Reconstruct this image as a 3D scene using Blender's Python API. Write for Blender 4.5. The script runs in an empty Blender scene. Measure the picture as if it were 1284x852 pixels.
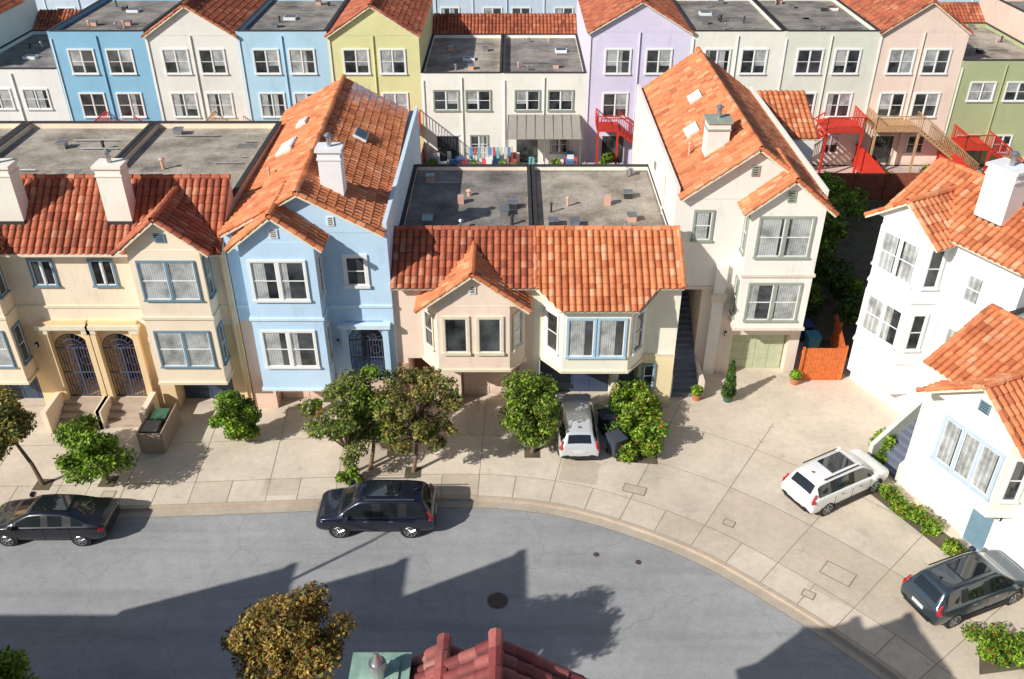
import bpy, bmesh, math, random
import numpy as np
from mathutils import Vector, Matrix
random.seed(7); np.random.seed(7)
scene=bpy.context.scene
R=math.radians
# ------------------------------------------------------------------ materials
def newmat(name):
    m=bpy.data.materials.new(name); m.use_nodes=True
    nt=m.node_tree; return m,nt,nt.nodes['Principled BSDF']
def N(nt,t,**k):
    n=nt.nodes.new(t)
    for a,b in k.items(): setattr(n,a,b)
    return n
def ramp(nt,fac,stops,interp='LINEAR'):
    r=N(nt,'ShaderNodeValToRGB'); r.color_ramp.interpolation=interp
    e=r.color_ramp.elements
    while len(e)<len(stops): e.new(.5)
    for i,(p,c) in enumerate(stops):
        e[i].position=p; e[i].color=(c[0],c[1],c[2],1) if not isinstance(c,(int,float)) else (c,c,c,1)
    nt.links.new(fac,r.inputs[0]); return r.outputs[0]
def noise(nt,vec,scale,detail=4,rough=.55):
    n=N(nt,'ShaderNodeTexNoise'); n.inputs['Scale'].default_value=scale
    n.inputs['Detail'].default_value=detail; n.inputs['Roughness'].default_value=rough
    nt.links.new(vec,n.inputs['Vector']); return n.outputs['Fac']
def geopos(nt): return N(nt,'ShaderNodeNewGeometry').outputs['Position']
def mul(nt,a,b,f=1.0,mode='MULTIPLY'):
    m=N(nt,'ShaderNodeMix',data_type='RGBA',blend_type=mode); m.inputs[0].default_value=f
    for s,v in ((6,a),(7,b)):
        if isinstance(v,(tuple,list)): m.inputs[s].default_value=(v[0],v[1],v[2],1)
        else: nt.links.new(v,m.inputs[s])
    return m.outputs[2]
def bump(nt,p,h,st=.3,dist=.02):
    b=N(nt,'ShaderNodeBump'); b.inputs['Strength'].default_value=st; b.inputs['Distance'].default_value=dist
    nt.links.new(h,b.inputs['Height']); nt.links.new(b.outputs[0],p.inputs['Normal'])
def scaled(nt,vec,s):
    m=N(nt,'ShaderNodeMapping'); m.inputs['Scale'].default_value=s; nt.links.new(vec,m.inputs[0]); return m.outputs[0]
MC={}
def plain(name,c,rough=.6,metal=0,var=.12,scale=3,coat=0):
    if name in MC: return MC[name]
    m,nt,p=newmat(name); pos=geopos(nt)
    f=ramp(nt,noise(nt,pos,scale),[(.3,1-var),(.7,1+var*.4)])
    nt.links.new(mul(nt,c,f),p.inputs['Base Color'])
    p.inputs['Roughness'].default_value=rough; p.inputs['Metallic'].default_value=metal
    p.inputs['Coat Weight'].default_value=coat; p.inputs['Coat Roughness'].default_value=.05
    MC[name]=m; return m
def stucco(name,c,dirt=.085):
    if name in MC: return MC[name]
    m,nt,p=newmat(name); pos=geopos(nt)
    big=ramp(nt,noise(nt,pos,.5,5,.6),[(.3,1-dirt*1.2),(.62,1.0)])
    streak=ramp(nt,noise(nt,scaled(nt,pos,(1.6,1.6,.35)),1.2,7,.75),[(.26,1-dirt*2.2),(.45,1.0)])
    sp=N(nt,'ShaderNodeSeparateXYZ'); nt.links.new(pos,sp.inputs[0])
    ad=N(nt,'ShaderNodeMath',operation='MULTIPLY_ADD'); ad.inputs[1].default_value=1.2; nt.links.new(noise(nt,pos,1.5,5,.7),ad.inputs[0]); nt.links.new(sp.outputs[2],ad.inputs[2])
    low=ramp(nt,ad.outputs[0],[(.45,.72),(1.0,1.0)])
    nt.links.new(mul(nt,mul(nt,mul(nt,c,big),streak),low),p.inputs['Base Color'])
    p.inputs['Roughness'].default_value=.9; p.inputs['Specular IOR Level'].default_value=.2
    bump(nt,p,noise(nt,pos,34,2),.35,.015)
    MC[name]=m; return m
def tilemat(name,cols,gr=.72):
    m,nt,p=newmat(name)
    uv=N(nt,'ShaderNodeUVMap'); fl=N(nt,'ShaderNodeVectorMath',operation='FLOOR'); nt.links.new(uv.outputs[0],fl.inputs[0])
    wn=N(nt,'ShaderNodeTexWhiteNoise',noise_dimensions='2D'); nt.links.new(fl.outputs[0],wn.inputs['Vector'])
    col=ramp(nt,wn.outputs['Value'],[(0,cols[0]),(.25,cols[1]),(.85,cols[2]),(1,cols[3])])
    pos=geopos(nt)
    g=ramp(nt,noise(nt,pos,.8,6,.65),[(.3,gr),(.62,1.05)])
    g2=ramp(nt,noise(nt,pos,7,4),[(.3,.84),(.7,1.06)])
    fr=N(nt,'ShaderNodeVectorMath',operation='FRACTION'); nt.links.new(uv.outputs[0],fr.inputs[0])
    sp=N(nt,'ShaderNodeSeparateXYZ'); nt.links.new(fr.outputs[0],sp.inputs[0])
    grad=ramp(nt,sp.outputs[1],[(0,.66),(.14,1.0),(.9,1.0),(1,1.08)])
    valley_shade=ramp(nt,sp.outputs[0],[(0,.50),(.2,1.0),(.8,1.0),(1,.50)])  # shade between the ribs, painted into the tile colour
    nt.links.new(mul(nt,mul(nt,mul(nt,mul(nt,col,g),g2),grad),valley_shade),p.inputs['Base Color'])
    p.inputs['Roughness'].default_value=.7; p.inputs['Specular IOR Level'].default_value=.35
    return m
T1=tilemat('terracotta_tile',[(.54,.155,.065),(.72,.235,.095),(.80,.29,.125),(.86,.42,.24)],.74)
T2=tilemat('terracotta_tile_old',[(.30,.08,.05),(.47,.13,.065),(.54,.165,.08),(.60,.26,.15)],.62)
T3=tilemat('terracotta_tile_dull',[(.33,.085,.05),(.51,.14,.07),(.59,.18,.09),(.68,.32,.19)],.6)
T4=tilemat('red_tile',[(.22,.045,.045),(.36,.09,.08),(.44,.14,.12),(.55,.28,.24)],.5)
def glassmat(name,curtain):
    m,nt,p=newmat(name); pos=geopos(nt)
    if curtain:
        sx=N(nt,'ShaderNodeSeparateXYZ'); nt.links.new(pos,sx.inputs[0])
        w=N(nt,'ShaderNodeMath',operation='SINE'); ad=N(nt,'ShaderNodeMath',operation='ADD'); nt.links.new(sx.outputs[0],ad.inputs[0]); nt.links.new(sx.outputs[1],ad.inputs[1])
        mu=N(nt,'ShaderNodeMath',operation='MULTIPLY'); mu.inputs[1].default_value=62; nt.links.new(ad.outputs[0],mu.inputs[0]); nt.links.new(mu.outputs[0],w.inputs[0])
        c=ramp(nt,w.outputs[0],[(0,(.42,.44,.44)),(.9,(.62,.63,.60))])
        c=mul(nt,c,ramp(nt,noise(nt,pos,1.5,4,.6),[(.32,.45),(.58,1.0)]))
        nt.links.new(c,p.inputs['Base Color'])
    else:
        c=ramp(nt,noise(nt,pos,1.1,3),[(.35,(.012,.014,.016)),(.7,(.09,.098,.105))])
        nt.links.new(c,p.inputs['Base Color'])
    p.inputs['Roughness'].default_value=.5 if curtain else .06
    p.inputs['Coat Weight'].default_value=1; p.inputs['Coat Roughness'].default_value=.03
    return m
GD=glassmat('window_glass_dark',False); GC=glassmat('window_glass_curtain',True)
WHITE=plain('white_trim',(.84,.84,.82),.5,var=.06)
CREAMT=plain('cream_trim',(.80,.71,.54),.7,var=.08)
BLUET=plain('slate_blue_trim',(.17,.28,.36),.5); GREYT=plain('grey_green_trim',(.34,.38,.31),.5)
LBT=plain('light_blue_trim',(.42,.60,.74),.5)
IRON=plain('wrought_iron_blue',(.075,.095,.15),.4,var=.2)
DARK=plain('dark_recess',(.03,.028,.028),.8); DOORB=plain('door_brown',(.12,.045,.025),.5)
NAVY=plain('navy_garage_door',(.05,.075,.13),.5); BLACKM=plain('roof_membrane_dark',(.045,.042,.042),.8,var=.3)
METAL=plain('galvanised_metal',(.5,.5,.5),.35,.8); PLAST=plain('grey_plastic',(.12,.12,.13),.6)
REDP=plain('red_painted_wood',(.62,.04,.02),.6); WOOD=plain('cedar_wood',(.60,.36,.18),.7,var=.3,scale=6)
FENCEW=plain('orange_fence_wood',(.70,.17,.04),.7,var=.3,scale=5); DKWOOD=plain('weathered_fence',(.32,.09,.05),.8,var=.3)
def gravel(name,c0,c1,c2):
    m,nt,p=newmat(name); pos=geopos(nt)
    a=ramp(nt,noise(nt,pos,.42,9,.72),[(.34,c0),(.48,c1),(.62,c2)])
    b=ramp(nt,noise(nt,pos,12,3),[(.3,.78),(.7,1.12)])
    c=ramp(nt,noise(nt,pos,1.4,7,.8),[(.3,.6),(.42,1.0)])
    nt.links.new(mul(nt,mul(nt,a,b),c),p.inputs['Base Color']); p.inputs['Roughness'].default_value=.95
    bump(nt,p,noise(nt,pos,25,2),.4,.02); return m
GRAV=gravel('flat_roof_gravel',(.19,.15,.115),(.36,.31,.25),(.53,.47,.39))
GRAV2=gravel('flat_roof_grey',(.11,.103,.09),(.22,.20,.18),(.36,.33,.285))
def asphalt():
    m,nt,p=newmat('asphalt'); pos=geopos(nt)
    a=ramp(nt,noise(nt,pos,.14,6,.6),[(.3,(.30,.304,.312)),(.7,(.40,.40,.40))])
    b=ramp(nt,noise(nt,pos,2.2,7,.75),[(.3,.86),(.7,1.06)])
    c=ramp(nt,noise(nt,pos,55,2),[(.3,.78),(.7,1.2)])
    s=ramp(nt,noise(nt,scaled(nt,pos,(.10,1.1,1)),1.0,6,.65),[(.32,.84),(.5,1.0),(.75,1.07)])
    v=N(nt,'ShaderNodeTexVoronoi',feature='DISTANCE_TO_EDGE'); v.inputs['Scale'].default_value=.2
    nz=N(nt,'ShaderNodeTexNoise'); nz.inputs['Scale'].default_value=.8; nz.inputs['Detail'].default_value=5; nt.links.new(pos,nz.inputs['Vector'])
    ad=N(nt,'ShaderNodeVectorMath',operation='ADD'); nt.links.new(pos,ad.inputs[0]); nt.links.new(nz.outputs['Color'],ad.inputs[1]); nt.links.new(ad.outputs[0],v.inputs['Vector'])
    cr=ramp(nt,v.outputs['Distance'],[(0,.68),(.005,1.0)])
    nt.links.new(mul(nt,mul(nt,mul(nt,mul(nt,a,b),c),s),cr,.6),p.inputs['Base Color'])
    p.inputs['Roughness'].default_value=.92; return m
ASPH=asphalt()
def concrete(name,c,st0=.72):
    m,nt,p=newmat(name); pos=geopos(nt)
    a=ramp(nt,noise(nt,pos,.22,7,.7),[(.32,.78),(.6,1.05)])
    b=ramp(nt,noise(nt,pos,3,6,.75),[(.3,.88),(.65,1.04)])
    st=ramp(nt,noise(nt,pos,.9,9,.82),[(.32,st0),(.44,1.0)])
    sp=ramp(nt,noise(nt,pos,5.5,3,.5),[(.22,.66),(.28,1.0)])
    nt.links.new(mul(nt,mul(nt,mul(nt,mul(nt,c,a),b),st),sp),p.inputs['Base Color'])
    p.inputs['Roughness'].default_value=.9; bump(nt,p,noise(nt,pos,40,2),.2,.01); return m
CONC=concrete('concrete_paving',(.68,.59,.475)); CURB=concrete('concrete_kerb',(.54,.44,.34)); JOINT=plain('paving_joint',(.26,.205,.15),.9)
CONC2=concrete('concrete_repair',(.60,.51,.40))
PATIO=concrete('patio_concrete',(.6,.5,.44))
def soil():
    m,nt,p=newmat('soil_ground'); pos=geopos(nt)
    a=ramp(nt,noise(nt,pos,.8,6),[(.3,(.05,.055,.025)),(.5,(.14,.11,.075)),(.7,(.09,.12,.045))])
    nt.links.new(a,p.inputs['Base Color']); p.inputs['Roughness'].default_value=1; return m
SOIL=soil()
def leafmat(name,cols,tr=.25):
    m,nt,p=newmat(name)
    g=N(nt,'ShaderNodeNewGeometry'); pos=g.outputs['Position']
    c=ramp(nt,g.outputs['Random Per Island'],[(0,cols[0]),(.35,cols[1]),(.75,cols[2]),(1,cols[3])])
    c=mul(nt,c,ramp(nt,noise(nt,pos,2.0,3),[(.36,.42),(.62,1.25)]))
    nt.links.new(c,p.inputs['Base Color']); p.inputs['Roughness'].default_value=.55; p.inputs['Specular IOR Level'].default_value=.3
    t=N(nt,'ShaderNodeBsdfTranslucent'); nt.links.new(c,t.inputs[0])
    mx=N(nt,'ShaderNodeMixShader'); mx.inputs[0].default_value=tr
    nt.links.new(p.outputs[0],mx.inputs[1]); nt.links.new(t.outputs[0],mx.inputs[2])
    nt.links.new(mx.outputs[0],nt.nodes['Material Output'].inputs[0]); return m
LG=leafmat('leaves_green',[(.04,.095,.01),(.14,.27,.02),(.28,.44,.03),(.48,.62,.09)])
LO=leafmat('leaves_olive',[(.06,.085,.02),(.15,.19,.045),(.28,.31,.08),(.44,.38,.13)])
LB=leafmat('leaves_bronze',[(.12,.07,.02),(.32,.18,.04),(.50,.31,.07),(.66,.46,.14)])
LD=leafmat('leaves_dark',[(.02,.045,.01),(.05,.12,.02),(.10,.20,.03),(.20,.30,.06)])
LF=leafmat('flowers_red',[(.6,.06,.02),(.7,.10,.03),(.6,.05,.05),(.8,.3,.1)])
BARK=plain('bark',(.22,.15,.10),.9,var=.4,scale=12)
# ------------------------------------------------------------------ builder
class B:
    def __init__(s,name,loc=(0,0,0),rot=0):
        s.name=name; s.loc=loc; s.rot=rot; s.parts={}; s.M=Matrix.Identity(4)
    def add(s,part,mat,vs,fs,uvs=None,smooth=False):
        d=s.parts.setdefault((part,mat.name),dict(mat=mat,v=[],f=[],uv=[],sm=smooth))
        o=len(d['v'])
        M=s.M
        d['v']+= [tuple(M@Vector(v)) for v in vs]
        d['f']+= [tuple(i+o for i in f) for f in fs]
        d['uv']+= uvs if uvs else [None]*len(fs)
    def box(s,part,mat,x0,x1,y0,y1,z0,z1):
        if x1<x0:x0,x1=x1,x0
        if y1<y0:y0,y1=y1,y0
        s.add(part,mat,[(x0,y0,z0),(x1,y0,z0),(x1,y1,z0),(x0,y1,z0),(x0,y0,z1),(x1,y0,z1),(x1,y1,z1),(x0,y1,z1)],
          [(0,3,2,1),(4,5,6,7),(0,1,5,4),(1,2,6,5),(2,3,7,6),(3,0,4,7)])
    def _pr(s,part,mat,a,b):
        n=len(a); fs=[tuple(range(n))[::-1],tuple(range(n,2*n))]
        fs+=[(i,(i+1)%n,n+(i+1)%n,n+i) for i in range(n)]
        s.add(part,mat,a+b,fs)
    def prz(s,part,mat,poly,z0,z1): s._pr(part,mat,[(x,y,z0) for x,y in poly],[(x,y,z1) for x,y in poly])
    def pry(s,part,mat,poly,y0,y1): s._pr(part,mat,[(x,y0,z) for x,z in poly],[(x,y1,z) for x,z in poly])
    def prx(s,part,mat,poly,x0,x1): s._pr(part,mat,[(x0,y,z) for y,z in poly],[(x1,y,z) for y,z in poly])
    def tube(s,part,mat,p0,p1,r0,r1=None,n=8):
        if r1 is None:r1=r0
        p0=Vector(p0);p1=Vector(p1);d=(p1-p0).normalized()
        a=d.orthogonal().normalized();b=d.cross(a)
        vs=[];
        for p,r in((p0,r0),(p1,r1)):
            for i in range(n):
                t=2*math.pi*i/n; vs.append(tuple(p+a*math.cos(t)*r+b*math.sin(t)*r))
        fs=[(i,(i+1)%n,n+(i+1)%n,n+i) for i in range(n)]+[tuple(range(n))[::-1],tuple(range(n,2*n))]
        s.add(part,mat,vs,fs)
    def tiles(s,O,U,V,w,l,mat=None,clips=(),tw=.30,cl=.40,part='roof_tiles',seg=6):
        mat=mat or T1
        O=Vector(O);U=Vector(U);V=Vector(V)
        if abs(U.length-1)>.01:U.normalize()
        V=V.normalized(); Nn=U.cross(V).normalized()
        if Nn.z<0:Nn=-Nn
        nc=max(1,round(w/tw));tw=w/nc;nr=max(1,math.ceil(l/cl-.01))
        uo=random.randint(0,500);vo=random.randint(0,500)
        hp=[.095*abs(math.sin(math.pi*j/seg))**.8 for j in range(seg)]
        vs=[];uv=[];rows=0
        for k in range(nr):
            jit=[random.uniform(-.012,.012) for _ in range(nc+1)]
            for (v,h,uvv) in((k*cl,0.0,k+.03),(min((k+1)*cl,l)+.012,.036,k+.97)):
                for j in range(nc*seg+1):
                    vs.append(O+U*(j*tw/seg)+V*(v+(jit[j//seg] if k<nr-1 else 0))+Nn*(hp[j%seg]+h+jit[j//seg]*.7)); uv.append((uo+j/seg,vo+uvv))
                rows+=1
        W=nc*seg+1; fs=[]
        for r in range(rows-1):
            for j in range(W-1):
                fs.append((r*W+j,r*W+j+1,(r+1)*W+j+1,(r+1)*W+j))
        fuv=[]
        for f in fs:
            c=min(uv[f[0]][0],uv[f[1]][0])+.001
            fuv.append([(max(min(uv[i][0],math.floor(c)+.999),math.floor(c)+.001),uv[i][1]) for i in f])
        sl=[O-Nn*.1,O+U*w-Nn*.1,O+U*w+V*l-Nn*.1,O+V*l-Nn*.1]; sl2=[p+Nn*.095 for p in sl]
        if clips:
            bm=bmesh.new(); L=bm.loops.layers.uv.new('u')
            bv=[bm.verts.new(v) for v in vs]
            for f,u in zip(fs,fuv):
                bf=bm.faces.new([bv[i] for i in f])
                for lp,q in zip(bf.loops,u): lp[L].uv=q
            for co,no in clips:
                bmesh.ops.bisect_plane(bm,geom=bm.verts[:]+bm.edges[:]+bm.faces[:],plane_co=co,plane_no=no,clear_outer=True)
            bm.verts.index_update()
            vs=[v.co.copy() for v in bm.verts]; fs=[tuple(v.index for v in f.verts) for f in bm.faces]
            fuv=[[tuple(lp[L].uv) for lp in f.loops] for f in bm.faces]; bm.free()
            bm=bmesh.new(); bv=[bm.verts.new(v) for v in sl+sl2]
            for f in [(0,1,2,3),(4,5,6,7),(0,1,5,4),(1,2,6,5),(2,3,7,6),(3,0,4,7)]: bm.faces.new([bv[i] for i in f])
            for co,no in clips:
                bmesh.ops.bisect_plane(bm,geom=bm.verts[:]+bm.edges[:]+bm.faces[:],plane_co=co,plane_no=no,clear_outer=True)
            bm.verts.index_update()
            s.add('roof_deck',CREAMT,[v.co.copy() for v in bm.verts],[tuple(v.index for v in f.verts) for f in bm.faces]); bm.free()
        else:
            s.add('roof_deck',CREAMT,sl+sl2,[(0,3,2,1),(4,5,6,7),(0,1,5,4),(1,2,6,5),(2,3,7,6),(3,0,4,7)])
        s.add(part,mat,vs,fs,fuv)
    def cap(s,p0,p1,r=.13,mat=None):
        mat=mat or T1; p0=Vector(p0);p1=Vector(p1);L=(p1-p0).length;n=max(1,round(L/.42))
        d=(p1-p0)/n; dn=d.normalized(); a=dn.orthogonal().normalized(); b=dn.cross(a)
        for k in range(n):
            jv=Vector((random.uniform(-.01,.01),random.uniform(-.01,.01),random.uniform(-.01,.01)))
            q0=p0+d*k+jv; q1=p0+d*(k+1.08)+jv; vs=[];m=8
            for p,rr in((q0,r*.84),(q1,r*1.08)):
                for i in range(m):
                    t=2*math.pi*i/m; vs.append(p+a*math.cos(t)*rr+b*math.sin(t)*rr)
            fs=[(i,(i+1)%m,m+(i+1)%m,m+i) for i in range(m)]+[tuple(range(m,2*m))]
            u=random.randint(0,999)+.5
            s.add('ridge_tiles',mat,vs,fs,[[(u,.5)]*len(f) for f in fs])
    def gable(s,xc,half,ze,za,yf,yb,mat=None,skew=0,ov=.22,caps=True,rakes=True,seg=6):
        U=Vector((skew,yb-yf,0));w=U.length;U.normalize()
        for sg in(-1,1):
            V=Vector((sg*half,0,ze-za)); l=V.length*(1+ov/half)
            s.tiles((xc,yf,za),U,V,w,l,mat,seg=seg)
            e=Vector((xc,yf,za))+V.normalized()*l
            if rakes: s.cap(Vector((xc,yf+.06,za+.07)),e+Vector((0,.06,.07)),.10,mat)
        if caps: s.cap((xc,yf-.05,za+.08),(xc+skew,yb,za+.08),.14,mat)
    def window(s,x0,x1,z0,z1,y=0,trim=None,cols=1,hung=True,cur=None,tw=.09,sill=True,bars=0,mull=.03):
        trim=trim or WHITE
        s.box('window_trim',trim,x0-tw,x1+tw,y-.07,y+.02,z1,z1+tw); s.box('window_trim',trim,x0-tw-.03,x1+tw+.03,y-.12,y+.02,z0-tw,z0)
        s.box('window_trim',trim,x0-tw,x0,y-.07,y+.02,z0,z1); s.box('window_trim',trim,x1,x1+tw,y-.07,y+.02,z0,z1)
        n=cols; pw=(x1-x0)/n
        for i in range(n):
            a=x0+pw*i; b=a+pw; f=.04
            if i:
                s.box('window_mullion',trim if mull>.04 else WHITE,a-mull,a+mull,y-.065,y+.02,z0,z1)
            s.box('window_sash',WHITE,a,a+f+(mull if i else 0),y-.04,y+.02,z0,z1); s.box('window_sash',WHITE,b-f-(mull if i<n-1 else 0),b,y-.04,y+.02,z0,z1)
            s.box('window_sash',WHITE,a+f,b-f,y-.04,y+.02,z0,z0+f); s.box('window_sash',WHITE,a+f,b-f,y-.04,y+.02,z1-f,z1)
            zm=(z0+z1)/2
            if hung: s.box('window_sash',WHITE,a+f,b-f,y-.035,y+.02,zm-.02,zm+.02)
            for k in range(bars):
                xb=a+(k+1)*pw/(bars+1); s.box('window_sash',WHITE,xb-.012,xb+.012,y-.03,y+.02,z0+f,z1-f)
            c=cur if cur is not None else random.choice([0,0,1,2,3])
            if c==1 and random.random()<.3: c=random.choice([2,3])
            ia=a+f;ib=b-f;yy=y-.008
            def pane(m,p,q,zl,zh,yo=0):
                s.add('window_glass' if m is GD else 'curtain',m,[(p,yy-yo,zl),(q,yy-yo,zl),(q,yy-yo,zh),(p,yy-yo,zh)],[(0,1,2,3)])
            if c==0: pane(GD,ia,ib,z0+f,z1-f)
            elif c==1:
                g=random.uniform(.05,.2)*(ib-ia)
                if i%2==0: pane(GC,ia,ib-g,z0+f,z1-f); pane(GD,ib-g,ib,z0+f,z1-f)
                else: pane(GD,ia,ia+g,z0+f,z1-f); pane(GC,ia+g,ib,z0+f,z1-f)
            elif c==2:
                k=ia+(ib-ia)*random.choice([.35,.5,.65]); pane(GC,ia,k,z0+f,z1-f); pane(GD,k,ib,z0+f,z1-f)
            else:
                k=z0+f+(z1-z0)*random.choice([.3,.5]); pane(GD,ia,ib,z0+f,k); pane(GC,ia,ib,k,z1-f)
    def face(s,p,q):
        d=Vector((q[0]-p[0],q[1]-p[1],0)); a=math.atan2(d.y,d.x)
        s.M=Matrix.Translation((p[0],p[1],0))@Matrix.Rotation(a,4,'Z'); return d.length
    def reset(s): s.M=Matrix.Identity(4)
    def chimney(s,x,y,zb,zt,w,d,mat,capm=None,pipe=True):
        s.box('chimney',mat,x-w/2,x+w/2,y-d/2,y+d/2,zb,zt)
        s.box('chimney_cap',capm or mat,x-w/2-.08,x+w/2+.08,y-d/2-.08,y+d/2+.08,zt,zt+.12)
        s.box('chimney_cap',capm or mat,x-w/2-.04,x+w/2+.04,y-d/2-.04,y+d/2+.04,zt-.35,zt-.27)
        s.box('chimney_flashing',BLACKM,x-w/2-.03,x+w/2+.03,y-d/2-.03,y+d/2+.03,zb,zb+.55)
        if pipe:
            s.tube('chimney_pipe',METAL,(x,y,zt+.12),(x,y,zt+.6),.1,.1,10); s.tube('chimney_pipe',METAL,(x,y,zt+.6),(x,y,zt+.72),.2,.05,10)
    def vent(s,x,y,z,h=.4,r=.07,mat=None):
        s.tube('roof_vent',mat or METAL,(x,y,z),(x,y,z+h),r,r,8); s.tube('roof_vent',mat or METAL,(x,y,z+h),(x,y,z+h+.08),r*1.8,r*.8,8)
    def skylight(s,x,y,z,w=.9,d=.7):
        s.box('skylight',WHITE,x-w/2,x+w/2,y-d/2,y+d/2,z,z+.2); s.box('skylight_glass',GD,x-w/2+.08,x+w/2-.08,y-d/2+.08,y+d/2-.08,z+.2,z+.24)
    def clutter(s,x0,x1,y0,y1,z,n=5):
        for i in range(n):
            x=random.uniform(x0,x1);y=random.uniform(y0,y1);k=random.random()
            if k<.4: s.vent(x,y,z,random.uniform(.2,.5),random.uniform(.05,.1),random.choice([METAL,PINK2,BLACKM]))
            elif k<.6: s.box('roof_curb',random.choice([PINK2,METAL,BLACKM]),x-.2,x+.2,y-.2,y+.2,z,z+.3); s.box('roof_curb_cap',METAL,x-.24,x+.24,y-.24,y+.24,z+.3,z+.35)
            elif k<.8: s.tube('conduit',METAL,(x,y,z+.08),(min(x1,x+random.uniform(1,2.5)),y,z+.08),.04,.04,6)
            else: s.box('roof_patch',GRAV2,x-.5,x+.5,y-.35,y+.35,z,z+.012)
    def finish(s):
        e=bpy.data.objects.new(s.name,None); scene.collection.objects.link(e)
        e.location=s.loc; e.rotation_euler=(0,0,s.rot)
        for (part,mn),d in s.parts.items():
            me=bpy.data.meshes.new(part); me.from_pydata(d['v'],[],d['f'])
            if any(u for u in d['uv']):
                L=me.uv_layers.new(name='UVMap'); fl=[]
                for f,u in zip(d['f'],d['uv']):
                    for k in range(len(f)): fl+= list(u[k]) if u else [0,0]
                L.data.foreach_set('uv',fl)
            me.materials.append(d['mat']); 
            bm=bmesh.new(); bm.from_mesh(me)
            if not part.startswith('roof_tiles'): bmesh.ops.recalc_face_normals(bm,faces=bm.faces)
            bm.to_mesh(me); bm.free()
            if d['sm']: me.shade_smooth()
            o=bpy.data.objects.new(part,me); scene.collection.objects.link(o); o.parent=e
        return e
def gate(b,x0,x1,z0,z1,y,fill=None):
    n=int((x1-x0)/.13); xc=(x0+x1)/2; r=(x1-x0)/2; zc=z1-r
    for i in range(n+1):
        x=x0+(x1-x0)*i/n; h=zc+math.sqrt(max(0,r*r-(x-xc)**2))
        b.box('iron_gate',IRON,x-.015,x+.015,y-.015,y+.015,z0,min(zc,h))
    for z in (z0,z0+(zc-z0)*.5,zc): b.box('iron_gate',IRON,x0,x1,y-.02,y+.02,z-.03,z+.03)
    for rr in (r*.98,r*.6,r*.25):
        pts=[(xc+rr*math.cos(t),y-.03,zc+rr*math.sin(t)) for t in np.linspace(0,math.pi,13)]
        for p,q in zip(pts,pts[1:]): b.tube('iron_gate',IRON,p,q,.026,.026,5)
    for t in np.linspace(0,math.pi,11)[1:-1]: b.tube('gate_sunburst',IRON,(xc+r*.25*math.cos(t),y-.02,zc+r*.25*math.sin(t)),(xc+r*.97*math.cos(t),y-.02,zc+r*.97*math.sin(t)),.014,.014,4)
    for q in(.3,.75):
        zz=z0+(zc-z0)*q
        for sx in(-.5,.5):
            pts=[(xc+sx*r+r*.3*math.cos(t),y-.03,zz+r*.3*math.sin(t)) for t in np.linspace(0,2*math.pi,11)]
            for p,w_ in zip(pts,pts[1:]): b.tube('gate_scroll',IRON,p,w_,.016,.016,4)
    b.box('iron_gate',IRON,xc-.04,xc+.04,y-.03,y+.03,z0,zc)
    if fill:
        for sg in(-1,1):
            pts=[(xc+sg*r*math.cos(t),zc+r*math.sin(t)) for t in np.linspace(0,math.pi/2,8)]
            b.pry('entry_arch',fill,[(xc+sg*r,z1+.5)]+pts+[(xc,z1+.5)],y-.06,y+.3)
def louver(b,x,z,y,mat=None,w=.45,h=.4):
    b.box('attic_vent',mat or GREYT,x-w/2,x+w/2,y-.05,y,z,z+h)
    for i in range(4): b.box('attic_vent_slats',DARK,x-w/2+.06,x+w/2-.06,y-.06,y-.051,z+.06+i*h*.22,z+.10+i*h*.22)
def garage(b,x0,x1,z0,z1,y,mat):
    b.box('garage_door',mat,x0,x1,y,y+.06,z0,z1)
    n=4
    for i in range(n):
        za=z0+(z1-z0)*i/n+.04; zb=z0+(z1-z0)*(i+1)/n-.04
        for k in range(4):
            xa=x0+(x1-x0)*k/4+.06; xb=x0+(x1-x0)*(k+1)/4-.06
            b.box('garage_door_panels',mat,xa,xb,y-.02,y,za,zb)
def lamp(b,x,y,z):
    b.box('wall_lamp',DARK,x-.05,x+.05,y-.12,y,z,z+.22); b.box('wall_lamp_glass',WHITE,x-.035,x+.035,y-.13,y-.121,z+.03,z+.18)
def gutterline(b,x0,x1,y,z,mat=None):
    b.box('eave_gutter',mat or CREAMT,x0,x1,y-.1,y,z,z+.1)
def parapet(b,x0,x1,y0,y1,z0,z1,mat,top=BLACKM,t=.18,sides='wenf'):
    segs={'w':(x0,x0+t,y0,y1),'e':(x1-t,x1,y0,y1),'n':(x0+t,x1-t,y1-t,y1),'f':(x0+t,x1-t,y0,y0+t)}
    for k in sides:
        a=segs[k]; b.box('parapet',mat,*a,z0,z1); b.box('parapet_coping',top,a[0]-.03,a[1]+.03,a[2]-.03 if k in'nf' else a[2],a[3]+.03 if k in 'nf' else a[3],z1,z1+.05)
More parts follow.
